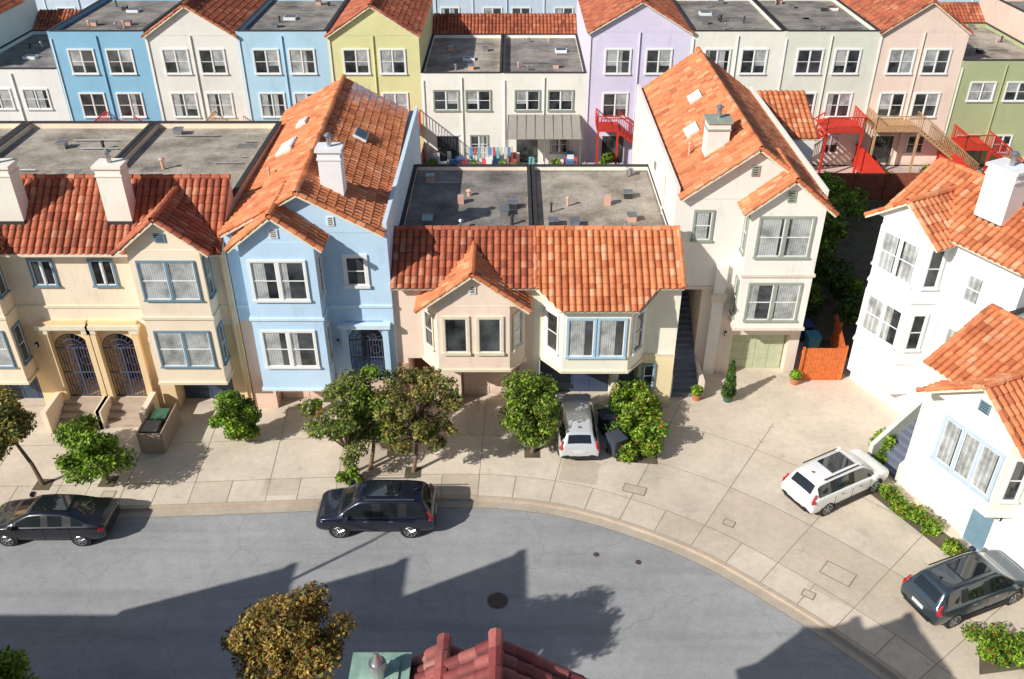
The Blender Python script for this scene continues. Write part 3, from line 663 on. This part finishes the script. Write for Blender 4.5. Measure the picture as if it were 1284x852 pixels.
def offset(pts,d):
    o=[]
    for i,p in enumerate(pts):
        a=Vector(pts[max(0,i-1)]);b_=Vector(pts[min(len(pts)-1,i+1)]); t=(b_-a).normalized(); n=Vector((-t.y,t.x)); o.append((p[0]+n.x*d,p[1]+n.y*d))
    return o
sheet('road',[(-60,4)]+[(x,y) for x,y in offset(kc,.1)]+[(17,4)],-.12,ASPH)
sheet('sidewalk',offset(kc,.16)+[(40,4),(40,34),(24,38.6),(-60,38.6)],0,CONC,.2)
def strip(b,part,mat,A,C,z0,z1=None):
    vs=[(x,y,z0) for x,y in A]+[(x,y,z0) for x,y in C]; n=len(A)
    fs=[(i,i+1,n+i+1,n+i) for i in range(n-1)]
    if z1 is not None:
        vs+=[(x,y,z1) for x,y in A]+[(x,y,z1) for x,y in C]
        fs+=[(2*n+i,2*n+i+1,3*n+i+1,3*n+i) for i in range(n-1)]+[(i,i+1,2*n+i+1,2*n+i) for i in range(n-1)]
    b.add(part,mat,vs,fs)
b=B('kerb'); strip(b,'kerb_stone',CURB,offset(kc,0),offset(kc,.157),-.2,.006); strip(b,'gutter',concrete('gutter_concrete',(.50,.43,.34)),offset(kc,-.42),offset(kc,-.002),-.114)
strip(b,'gutter_joint',JOINT,offset(kc,-.445),offset(kc,-.42),-.115); strip(b,'kerb_joint',JOINT,offset(kc,.157),offset(kc,.175),.005)
b.finish()
b=B('paving_joints')
for d in(1.5,4.2,7.2): strip(b,'joints',JOINT,offset(kc,d),offset(kc,d+.024),.006)
S=0; nxt=0; cnt=0
dense=catm(cp,30); dn1=offset(dense,.17); d15=offset(dense,1.5); d9=offset(dense,9.5)
SLABA=concrete('concrete_slab_dark',(.61,.52,.41)); SLABB=concrete('concrete_slab_light',(.72,.63,.51))
d42=offset(dense,4.2); prevI=None; prev2=None
for i in range(1,len(dense)):
    S+=math.dist(dense[i],dense[i-1])
    if S>nxt:
        nxt+=1.5; cnt+=1
        far=d9 if cnt%2==0 else d15
        p=Vector(dn1[i]);q=Vector(far[i]); 
        if dense[i][0]<1 and cnt%2==0: q=p+(q-p)*(.7)
        t=(q-p).normalized(); n=Vector((-t.y,t.x))*.012
        b.add('joints',JOINT,[(p.x-n.x,p.y-n.y,.0065),(p.x+n.x,p.y+n.y,.0065),(q.x+n.x,q.y+n.y,.0065),(q.x-n.x,q.y-n.y,.0065)],[(0,1,2,3)])
        if prevI is not None and random.random()<.45:
            m=random.choice([SLABA,SLABB]); A=[dn1[k] for k in range(prevI,i+1)]; C=[d15[k] for k in range(prevI,i+1)]
            strip(b,'weathered_slab',m,A,C,.003)
        if cnt%2==0 and random.random()<.5 and prev2 is not None:
            m=random.choice([SLABA,SLABB]); A=[d15[k] for k in range(prev2,i+1)]; C=[d42[k] for k in range(prev2,i+1)]
            strip(b,'weathered_slab',m,A,C,.003)
        if cnt%2==0: prev2=i
        prevI=i
b.finish()
sheet('patio',[(-45,47),(60,47),(60,66),(-45,66)],-.09,SOIL)
sheet('patio_paving',[(-6.6,58),(5.2,58),(5.2,65),(-6.6,65)],-.08,PATIO); sheet('patio_paving',[(20,59),(45,59),(45,65),(20,65)],-.08,PATIO)
sheet('garden_path',[(14.4,37.4),(15.5,37.4),(15.9,56),(14.8,56)],.012,PATIO)
sheet('paving_repair',[(2.0,29.2),(3.6,28.9),(3.9,30.3),(2.3,30.7)],.0045,CONC2); sheet('paving_repair',[(11.0,23.3),(13.0,21.8),(14.6,23.4),(12.4,25.0)],.0045,CONC2); sheet('paving_repair',[(-10.6,28.2),(-9.1,28.25),(-9.1,29.3),(-10.6,29.3)],.0045,CONC2)
sheet('road',[(-90,79.5),(90,79.5),(90,90),(-90,90)],-.12,ASPH)
def disc(name,x,y,z,r,mat,ring=True):
    b=B(name,(x,y,z)); b.tube('cover',mat,(0,0,-.01),(0,0,.006),r,r,28)
    if ring:
        b.tube('frame',plain('manhole_ring',(.20,.19,.18),.8),(0,0,-.012),(0,0,.004),r*1.15,r*1.15,28)
        for i in range(-3,4):
            b.box('ribs',plain('manhole_ribs',(.16,.12,.10),.7),-math.sqrt(max(0,r*r-(i*r/4)**2))*.9,math.sqrt(max(0,r*r-(i*r/4)**2))*.9,i*r/4-.02,i*r/4+.02,.006,.014)
    b.finish()
RUST=plain('cast_iron',(.10,.07,.055),.7,.1,var=.4,scale=10)
disc('manhole_cover',-.53,22.7,-.12,.36,RUST); disc('valve_cover',3.3,25.0,-.12,.12,RUST,False); disc('valve_cover',4.9,24.6,-.12,.12,RUST,False)
b=B('utility_cover',(0,0,0))
for x,y,w,d,a in((5.2,28.6,.9,.45,-20),(12.4,23.9,1.1,.7,-40),(-17,28.3,.5,.35,0),(8.8,26.6,.4,.3,-30),(11,22.9,.4,.3,-35)):
    b.M=Matrix.Translation((x,y,0))@Matrix.Rotation(R(a),4,'Z'); b.box('covers',CONC2,-w/2,w/2,-d/2,d/2,-.01,.016); b.box('covers_edge',JOINT,-w/2-.04,w/2+.04,-d/2-.04,d/2+.04,-.01,.0125); b.reset()
b.finish()
# ------------------------------------------------------------------ fences
def fence(name,p,q,h,mat):
    b=B(name); L=b.face(p,q); n=int(L/.16)
    for i in range(n): b.box('boards',mat,i*.16,i*.16+.15,0,.03,0,h+random.uniform(-.01,.01))
    for z in(.3,h-.3): b.box('rails',mat,0,L,.031,.09,z,z+.09)
    for i in range(int(L/2.2)+1): b.box('posts',mat,i*2.2,i*2.2+.1,-.02-.08,-.001,0,h+.1)
    b.reset(); b.finish()
fence('wooden_fence',(14.2,36.6),(16.3,36.6),1.9,FENCEW); fence('wooden_fence',(16.3,36.6),(16.9,40),1.9,FENCEW)
fence('wooden_fence',(17.2,58.5),(30,58.5),2.0,DKWOOD); fence('wooden_fence',(26,58.5),(26,65),1.9,REDP); fence('wooden_fence',(32.3,57),(32.3,65),1.9,REDP)
fence('wooden_fence',(19.3,50),(19.3,65),1.9,DKWOOD); fence('wooden_fence',(-6.6,57),(-6.6,65),1.9,DKWOOD); fence('wooden_fence',(30,58.5),(45,58.5),1.9,REDP)
# ------------------------------------------------------------------ vegetation
def leaves(parent,clumps,n,size,mat,name='foliage',flat=.75):
    c=np.array(clumps); w=c[:,3]**2; w=w/w.sum(); idx=np.random.choice(len(c),n,p=w)
    d=np.random.normal(size=(n,3)); d/=np.linalg.norm(d,axis=1)[:,None]
    r=np.random.uniform(.3,1.18,n)**.7
    P=c[idx,:3]+d*(c[idx,3]*r)[:,None]*np.array([1,1,flat])
    nr=d+np.random.normal(size=(n,3))*.7+np.array([0,0,.4]); nr/=np.linalg.norm(nr,axis=1)[:,None]
    a=np.cross(nr,np.random.normal(size=(n,3))); a/=np.linalg.norm(a,axis=1)[:,None]; b2=np.cross(nr,a)
    s=size*np.random.uniform(.6,1.4,n)[:,None]
    V=np.stack([P-a*s,P-b2*s*.5,P+a*s,P+b2*s*.5],1).reshape(-1,3); V[:,2]=np.maximum(V[:,2],.02)
    F=np.arange(4*n).reshape(-1,4)
    me=bpy.data.meshes.new(name); me.from_pydata(V.tolist(),[],F.tolist()); me.materials.append(mat)
    o=bpy.data.objects.new(name,me); scene.collection.objects.link(o); o.parent=parent
def rclumps(cx,cy,cz,rx,rz,n,r):
    o=[]
    while len(o)<n:
        p=np.random.uniform(-1,1,3)
        if np.linalg.norm(p)<1: o.append((cx+p[0]*rx,cy+p[1]*rx,cz+p[2]*rz,r*random.uniform(.6,1.3)))
    return o
def tree(name,base,crown,rx,rz,n,mat,size=.09,nc=14,cr=.5,tr=.08,mat2=None):
    b=B(name); bx,by=base; cx,cy,cz=crown
    cl=rclumps(cx,cy,cz,rx,rz,nc,cr)
    fork=Vector((bx*.4+cx*.6,by*.4+cy*.6,max(.35,cz-rz*.75))); mid=Vector((bx,by,0)).lerp(fork,.5)+Vector((.05,.03,0))
    b.tube('trunk',BARK,(bx,by,-.1),mid,tr*1.25,tr); b.tube('trunk',BARK,mid,fork,tr,tr*.8)
    for c in cl:
        m=fork.lerp(Vector(c[:3]),.5)+Vector((0,0,.1)); b.tube('branches',BARK,fork,m,tr*.5,tr*.3,6); b.tube('branches',BARK,m,c[:3],tr*.3,tr*.1,5)
    e=b.finish(); leaves(e,cl,n,size,mat)
    if mat2: leaves(e,cl,n//3,size,mat2,'foliage_tips')
tree('street_tree',(-20.0,28.9),(-20.8,28.9,3.3),1.3,1.4,7000,LO,.08,nc=20,mat2=LB)
tree('street_tree',(-17.3,29.1),(-17.5,29.2,1.9),1.45,1.1,9000,LG,.085,nc=22,cr=.5)
tree('street_tree',(-7.2,29.4),(-6.9,29.9,2.6),1.8,1.8,8500,LO,.075,nc=42,cr=.42,mat2=LG)
tree('street_tree',(-6.2,29.9),(-5.7,30.6,3.0),1.4,1.5,4200,LG,.075,nc=24,cr=.4,mat2=LO)
tree('street_tree',(-4.3,29.7),(-3.9,30.3,3.0),2.1,1.8,10000,LO,.075,nc=52,cr=.42,mat2=LB)
tree('street_tree',(.9,31.0),(.95,31.3,2.4),1.2,1.5,13000,LG,.075,nc=32,cr=.6,mat2=LO)
tree('street_tree',(-5.95,15.7),(-5.95,15.7,6.3),1.5,.9,16000,LB,.06,nc=44,cr=.46,tr=.14,mat2=LO)
tree('street_tree',(-14,15.4),(-13.9,15.5,4.9),.9,.8,2500,LG,.09)
def bush(name,cl,n,mat,size=.08,mat2=None,fr=45):
    e=bpy.data.objects.new(name,None); scene.collection.objects.link(e); leaves(e,cl,n,size,mat,flat=.9)
    if mat2: leaves(e,[(x,y,z+.12,r) for x,y,z,r in cl],n//fr,size*.8,mat2,'flowers')
bush('shrub',rclumps(-12.4,31.9,1.3,.9,1.1,18,.45),8000,LG)
bush('shrub',rclumps(-6.9,28.9,.35,.5,.3,5,.3),1200,LG)
bush('hedge',[(random.uniform(4.9,6.6),random.uniform(30.3,34.3),random.uniform(.3,1.5),random.uniform(.25,.6)) for _ in range(46)],15000,LG,mat2=LF,fr=40)
bush('hedge',[(random.uniform(4.5,5.1),random.uniform(31,34),random.uniform(.2,.9),.4) for _ in range(8)],2500,LD)
bush('shrub',[(16.4,31.0,.5,.5),(16.5,31.0,.9,.4),(16.1,30.3,.25,.3)],1800,LG)
bush('garden_bed',[(15.7+.42*t+random.uniform(-.25,.25),28.3-.9*t+random.uniform(-.25,.25),.1+random.uniform(0,.3),random.uniform(.15,.42)) for t in np.random.uniform(0,3.8,20)],5000,LG,.06,LF,25)
bush('garden_bed',[(random.uniform(16.0,19.5),random.uniform(19.7,21.0),.2+random.uniform(0,.3),random.uniform(.25,.4)) for _ in range(18)],4000,LG,.07,LF,60)
bush('shrub',[(18.8,21.3,.8,.5),(19.0,21.5,1.4,.5),(18.9,21.6,2.0,.35)],2500,LG)
bush('garden_shrubs',[(random.uniform(16.2,19.0),random.uniform(41,57),random.uniform(.4,2.0),random.uniform(.4,.9)) for _ in range(42)],11000,LD,.12)
bush('garden_shrubs',[(random.uniform(16.0,18.8),random.uniform(40,57),random.uniform(.3,2.4),random.uniform(.3,.6)) for _ in range(22)],5000,LG,.1)
tree('garden_tree',(17.6,46.5),(17.4,46.2,3.6),1.5,1.3,5000,LG,.11,nc=18,cr=.5,mat2=LO)
bush('garden_shrubs',[(random.uniform(20,36),random.uniform(54,58),random.uniform(.4,2.0),random.uniform(.4,.8)) for _ in range(30)],7000,LG,.12)
bush('garden_shrubs',[(random.uniform(26.8,42),random.uniform(59.2,62.5),random.uniform(.2,1.2),random.uniform(.3,.7)) for _ in range(24)],6000,LG,.1)
bush('garden_shrubs',[(random.uniform(-6,5),random.uniform(62,64),random.uniform(.2,.8),random.uniform(.2,.5)) for _ in range(12)],2500,LG,.1)
bush('garden_shrubs',[(random.uniform(5.8,7.3),random.uniform(61.5,63),random.uniform(.4,1.6),random.uniform(.3,.5)) for _ in range(8)],2500,LG,.1)
sheet('planting_bed',[(15.0,28.5),(15.7,28.9),(17.9,25.0),(17.1,24.6)],.014,SOIL); sheet('planting_bed',[(4.6,30.4),(6.4,30.2),(6.7,34.3),(4.6,34.3)],.014,SOIL); sheet('planting_bed',[(15.8,19.4),(20,20),(20,21.6),(16.4,20.8)],.014,SOIL)
b=B('tree_well'); 
for x,y in((-20,28.9),(-17.3,29.1),(-7.2,29.4),(-4.3,29.7),(.9,31)): b.box('soil',SOIL,x-.35,x+.35,y-.35,y+.35,-.01,.016)
b.finish()
def pot(name,x,y,h=.35,r=.25,mat=None,clumps=None,n=900,lm=None):
    b=B(name,(x,y,0)); b.tube('pot',mat or plain('terracotta_pot',(.5,.2,.1),.8),(0,0,0),(0,0,h),r*.7,r,14); e=b.finish()
    leaves(e,clumps or [(0,0,h+.2,r*1.1)],n,.06,lm or LG)
pot('potted_cypress',10.4,34.9,.35,.28,plain('green_pot',(.06,.12,.09),.5),[(0,0,.5+.22*i,.34-.03*i) for i in range(9)],3500,LD)
for x,y in((-16.5,33.0),(-9.2,33.9),(8.9,35.0),(5.4,34.2),(-19.4,32.6),(14.0,36.3)): pot('potted_plant',x,y)
# ------------------------------------------------------------------ vehicles
RUB=plain('tyre_rubber',(.02,.02,.02),.85); TRIMB=plain('black_plastic_trim',(.018,.018,.02),.55)
CG,_nt,_p=newmat('car_glass'); _p.inputs['Base Color'].default_value=(.012,.016,.02,1); _p.inputs['Roughness'].default_value=.04; _p.inputs['Coat Weight'].default_value=1
TAIL=plain('tail_lamp',(.45,.01,.01),.2,coat=1); HEAD=plain('head_lamp',(.7,.72,.75),.1,.3,coat=1); RIM=plain('alloy_rim',(.5,.5,.52),.25,.9); PLATE=plain('number_plate',(.7,.7,.68),.4)
def paint(name,c,metal=.5):
    m,nt,p=newmat(name); p.inputs['Base Color'].default_value=(*c,1); p.inputs['Metallic'].default_value=metal; p.inputs['Roughness'].default_value=.28; p.inputs['Coat Weight'].default_value=1; p.inputs['Coat Roughness'].default_value=.03; return m
def car(name,x,y,z,head,pm,kind='suv',L=4.7,Wd=1.9,clad=False,sunroof=True,hs=1):
    w=Wd/2; k=L/4.7
    if kind=='suv':
        st=[(-2.35,.50,.80,.88,w-.22,w-.3),(-2.31,.34,.98,1.04,w-.06,w-.22),(-2.24,.28,1.04,1.14,w-.02,w-.28),(-1.93,.26,1.07,1.60,w,w-.33),(-1.78,.26,1.07,1.66,w,w-.33),(-1.20,.25,1.06,1.70,w,w-.31),(-1.10,.25,1.06,1.70,w,w-.31),(-.12,.25,1.04,1.71,w,w-.30),(0,.25,1.04,1.71,w,w-.30),(.50,.25,1.03,1.67,w,w-.31),(.72,.25,1.02,1.60,w,w-.32),(1.32,.25,1.0,1.13,w,w-.24),(1.42,.25,.98,1.08,w,w-.2),(1.95,.26,.95,1.0,w-.03,w-.22),(2.24,.28,.84,.90,w-.08,w-.3),(2.33,.34,.70,.76,w-.16,w-.36),(2.36,.45,.60,.64,w-.28,w-.45)]
        glass=range(2,11); pil=(5,7); ws=(10,); rg=(2,); zr=1.72
    else:
        st=[(-2.38,.48,.72,.80,w-.22,w-.3),(-2.34,.32,.88,.96,w-.08,w-.22),(-2.15,.26,.95,1.03,w-.02,w-.2),(-1.80,.24,.97,1.07,w,w-.2),(-1.72,.24,.97,1.09,w,w-.22),(-1.05,.23,.96,1.38,w,w-.32),(-.92,.23,.96,1.41,w,w-.32),(-.15,.22,.94,1.45,w,w-.32),(-.05,.22,.94,1.45,w,w-.32),(.35,.22,.93,1.42,w,w-.33),(.55,.22,.92,1.38,w,w-.34),(1.30,.22,.90,.99,w,w-.22),(1.40,.22,.88,.96,w,w-.2),(1.95,.23,.82,.88,w-.03,w-.22),(2.24,.26,.70,.76,w-.1,w-.3),(2.34,.32,.60,.66,w-.18,w-.36),(2.38,.42,.54,.58,w-.3,w-.45)]
        glass=range(4,11); pil=(5,7); ws=(10,); rg=(4,); zr=1.46
    st=[(a,b_,c*hs,d*hs,e,f) for a,b_,c,d,e,f in st]; zr*=hs
    bm=bmesh.new(); rings=[]
    for (sx,zb,be,zt,ww,wr) in st:
        be=min(be,zt-.04)
        h=[(0,zb),(ww-.14,zb),(ww-.03,zb+.1),(ww,zb+(be-zb)*.45),(ww-.015,be-.10),(ww-.05,be-.01),(ww-.085,be+.015),(wr+.02,be+(zt-be)*.86),(wr-.08,zt-.012),(0,zt+.015)]
        ring=[bm.verts.new((sx*k,a,c)) for a,c in h]+[bm.verts.new((sx*k,-a,c)) for a,c in h[-2:0:-1]]
        rings.append(ring)
    n=18
    for i in range(len(rings)-1):
        for j in range(n):
            f=bm.faces.new((rings[i][j],rings[i][(j+1)%n],rings[i+1][(j+1)%n],rings[i+1][j])); f.smooth=True
            jj=j if j<9 else 17-j
            mi=0
            if jj in(0,1): mi=2
            if jj==6 and i in glass: mi=1 if i not in pil else 2
            if jj==6 and i==2 and kind=='suv': mi=0
            if jj==8 and (i in ws or i in rg): mi=1
            f.material_index=mi
    for ring,rev in((rings[0],0),(rings[-1],1)):
        f=bm.faces.new(ring if rev else ring[::-1]); f.smooth=True
    cl=bm.edges.layers.float.new('crease_edge')
    for i in range(len(rings)-1):
        for j in(5,6,7,8,10,11,12,13):
            e=bm.edges.get((rings[i][j],rings[i+1][j]))
            if e: e[cl]=.45
    bmesh.ops.recalc_face_normals(bm,faces=bm.faces)
    me=bpy.data.meshes.new('body'); bm.to_mesh(me); bm.free()
    for m in(pm,CG,TRIMB): me.materials.append(m)
    body=bpy.data.objects.new('body',me); scene.collection.objects.link(body)
    ss=body.modifiers.new('s','SUBSURF'); ss.levels=2; ss.render_levels=2
    b=B(name,(x,y,z),head)
    wr_=.35 if kind=='suv' else .325; wb=1.40*k
    for sx in(-wb,wb):
        for sy in(-1,1):
            yo=sy*(w+.005); yi=sy*(w-.24)
            b.tube('wheel_arch',TRIMB,(sx,sy*(w-.3),wr_+.03),(sx,sy*(w-.012),wr_+.03),wr_+.075,wr_+.06,28)
            b.tube('tyre',RUB,(sx,yi,wr_),(sx,yo-sy*.03,wr_),wr_,wr_,28); b.tube('tyre',RUB,(sx,yo-sy*.03,wr_),(sx,yo,wr_),wr_,wr_-.04,28)
            b.tube('rim',DARK,(sx,yo-sy*.02,wr_),(sx,yo+sy*.002,wr_),wr_*.68,wr_*.68,24)
            for a in range(7):
                t=a*2*math.pi/7; c=Vector((sx,yo+sy*.006,wr_)); b.tube('rim_spokes',RIM,c,c+Vector((math.cos(t)*wr_*.66,0,math.sin(t)*wr_*.66)),.035,.028,5)
            for a in range(16):
                t=a*math.pi/8;u=(a+1)*math.pi/8;c=Vector((sx,yo+sy*.006,wr_)); q=wr_*.68
                b.tube('rim_lip',RIM,c+Vector((math.cos(t)*q,0,math.sin(t)*q)),c+Vector((math.cos(u)*q,0,math.sin(u)*q)),.016,.016,5)
    bz=(.98 if kind=='suv' else .84)*hs
    for sy in(-1,1):
        b.tube('tail_lamp',TAIL,(-2.29*k,sy*(w-.16),bz-.06),(-2.16*k,sy*(w-.05),bz+.0),.085,.07,10)
        if kind=='suv': b.tube('tail_lamp',TAIL,(-2.26*k,sy*(w-.14),bz),(-2.10*k,sy*(w-.16),1.28*hs),.065,.04,8)
        b.tube('head_lamp',HEAD,(2.22*k,sy*(w-.30),.74 if kind=='suv' else .63),(2.02*k,sy*(w-.10),.82 if kind=='suv' else .70),.085,.06,10)
        b.box('mirror',pm,.98*k,1.16*k,sy*(w-.02),sy*(w+.17),(1.03 if kind=='suv' else .93)*hs,(1.18 if kind=='suv' else 1.06)*hs)
        for hx in(-.75,.25): b.box('door_handle',RIM if kind=='suv' else pm,hx*k,hx*k+.16,sy*(w-.03),sy*(w+.015),.88*hs,.91*hs)
        for hx in(-1.05,-.06,.98): b.box('door_seam',TRIMB,hx*k-.008,hx*k+.008,sy*(w-.05),sy*(w-.004),.36,.90*hs)
        if kind=='suv': b.tube('roof_rail',RIM if not clad else TRIMB,(-1.6*k,sy*(w-.34),zr+.03),(.35*k,sy*(w-.34),zr+.02),.025,.025,6)
        if clad: b.box('sill_cladding',TRIMB,-1.0*k,1.0*k,sy*(w-.08),sy*(w+.004),.24,.42)
    b.box('number_plate',PLATE,-2.36*k-.01,-2.30*k,-.26,.26,.66,.80); b.box('number_plate',PLATE,2.30*k,2.37*k+.012,-.22,.22,.45,.56)
    b.box('grille',TRIMB,2.22*k,2.352*k,-.42,.42,.58,.70); b.box('bumper_insert',TRIMB,-2.352*k,-2.25*k,-.6,.6,.36,.5)
    if sunroof: b.box('sunroof',CG,-.95*k,.30*k,-.42,.42,zr-.05,zr+.022)
    b.tube('antenna',TRIMB,(-1.55*k,0,zr-.03),(-1.72*k,0,zr+.07),.04,.015,6)
    e=b.finish(); body.parent=e
BLK=paint('black_paint',(.012,.013,.018),.3); WPT=paint('white_paint',(.82,.82,.82),0); SIL=paint('silver_paint',(.66,.67,.69),.25); GRY=paint('grey_green_paint',(.06,.085,.11),.5); DKB=paint('dark_blue_paint',(.012,.016,.035),.4)
car('parked_suv',-5.45,26.85,-.115,R(180),DKB,'suv',4.75,1.95)
car('parked_car',-18.4,26.35,-.115,R(180),BLK,'sedan',4.85,1.85)
car('parked_suv',13.6,28.5,.01,R(29),WPT,'suv',4.6,1.87,clad=True)
car('parked_suv',16.65,22.75,.01,R(22),GRY,'suv',4.7,1.87,clad=True)
car('parked_car',2.9,32.3,.01,R(91),SIL,'suv',4.3,1.8,sunroof=False,hs=.92)
# ------------------------------------------------------------------ small things
def bin_(x,y,c,rot=0):
    b=B('wheelie_bin',(x,y,0),rot); m=plain('bin_%d'%int(c[1]*1000),c,.5)
    b.add('bin_body',m,[(-.25,-.28,.08),(.25,-.28,.08),(.25,.28,.08),(-.25,.28,.08),(-.31,-.36,1.0),(.31,-.36,1.0),(.31,.36,1.0),(-.31,.36,1.0)],[(0,3,2,1),(4,5,6,7),(0,1,5,4),(1,2,6,5),(2,3,7,6),(3,0,4,7)])
    b.box('lid',m,-.34,.34,-.4,.38,1.0,1.06); b.tube('handle',m,(-.3,.42,1.0),(.3,.42,1.0),.03)
    for s in(-1,1): b.tube('wheel',RUB,(s*.2,.3,.1),(s*.27,.3,.1),.1,.1,12)
    b.finish()
bin_(-16.1,31.6,(.16,.17,.18)); bin_(-16.0,32.5,(.05,.16,.10)); bin_(4.6,30.9,(.06,.07,.10),.5); bin_(4.3,32.5,(.02,.03,.06),.2); bin_(16.0,43.5,(.05,.4,.4)); bin_(4.3,63.5,(.1,.2,.4)); bin_(-3.9,63.7,(.05,.12,.3)); bin_(15.6,39.2,(.05,.3,.4)); bin_(15.5,40.3,(.03,.05,.2))
b=B('bin_enclosure',(-16.5,32.0,0)); GW=plain('taupe_panel',(.42,.32,.25),.8)
b.box('panels',GW,-.05,0,-1.0,1.2,0,1.1); b.box('panels',GW,0,1.0,-1.05,-1.0,0,1.1); b.box('panels',GW,1.0,1.05,-1.0,1.2,0,1.1); b.finish()
b=B('street_lamp',(-17.3,17.2,0)); b.tube('pole',METAL,(0,0,0),(0,0,9.6),.11,.06); b.tube('arm',METAL,(0,0,9.5),(1.0,.9,9.9),.05,.04); b.box('lamp_head',METAL,.8,1.5,.7,1.1,9.82,9.98); b.finish()
b=B('clothes_line',(0,0,0)); 
for x in(-3.5,0): b.tube('posts',METAL,(x,63.6,0),(x,63.6,2.0),.03)
b.tube('line',WHITE,(-3.5,63.6,1.95),(0,63.6,1.95),.01)
for i in range(12):
    c=[(.6,.6,.65),(.1,.3,.6),(.6,.1,.1),(.2,.5,.5),(.7,.6,.5)][i%5]; m=plain('cloth_%d'%(i%5),c,.9); x=-3.4+i*.28
    b.box('clothes',m,x,x+.22,63.58,63.62,1.95-random.uniform(.5,1.0),1.95)
b.finish()
b=B('storage_boxes',(0,0,0))
for i in range(26):
    m=plain('cloth_%d'%random.randint(0,4),(1,1,1)) if random.random()<.6 else WHITE
    x=random.uniform(-6,4.8);y=random.uniform(63.2,64.7);s=random.uniform(.12,.35); b.box('boxes',m,x-s,x+s,y-s*.7,y+s*.7,-.08,random.uniform(.3,1.3))
b.finish()
def patio_set(x,y):
    b=B('patio_table',(x,y,0)); b.tube('top',WHITE,(0,0,.7),(0,0,.74),.5,.5,16); b.tube('leg',METAL,(0,0,-.08),(0,0,.7),.04); b.finish()
    for a in(0,2.1,4.2):
        b=B('patio_chair',(x+math.cos(a),y+math.sin(a),0),a-math.pi/2); b.box('seat',WHITE,-.22,.22,-.22,.22,.4,.44); b.box('backrest',WHITE,-.22,.22,.2,.24,.44,.9)
        for i in(-.2,.2):
            for j in(-.2,.2): b.tube('legs',WHITE,(i,j,-.08),(i,j,.4),.02,.02,5)
        b.finish()
patio_set(21.5,61.3); patio_set(34.5,60.6)
# ------------------------------------------------------------------ light, sky, camera
sd=Vector((1.21,.88,-1)).normalized()
sl=bpy.data.lights.new('sun','SUN'); sl.energy=5; sl.angle=R(.5); sl.color=(1,.96,.895)
so=bpy.data.objects.new('sun',sl); scene.collection.objects.link(so); so.rotation_euler=sd.to_track_quat('-Z','Y').to_euler(); so.location=(-30,-20,40)
w=bpy.data.worlds.new('World'); scene.world=w; w.use_nodes=True; nt=w.node_tree
sk=nt.nodes.new('ShaderNodeTexSky'); sk.sky_type='NISHITA'; sk.sun_disc=False; sk.sun_elevation=R(33.8); sk.sun_rotation=math.atan2(-1.21,-.88)%(2*math.pi)
nt.links.new(sk.outputs[0],nt.nodes['Background'].inputs[0]); nt.nodes['Background'].inputs[1].default_value=.088
cam=bpy.data.cameras.new('camera'); co=bpy.data.objects.new('camera',cam); scene.collection.objects.link(co)
cam.sensor_width=36; cam.lens=1127/1284*36; cam.clip_end=3000; cam.clip_start=.1
co.location=(0,0,26); co.rotation_euler=(R(90-32.8),0,0); scene.camera=co
scene.view_settings.view_transform='Standard'; scene.view_settings.look='None'; scene.view_settings.exposure=0
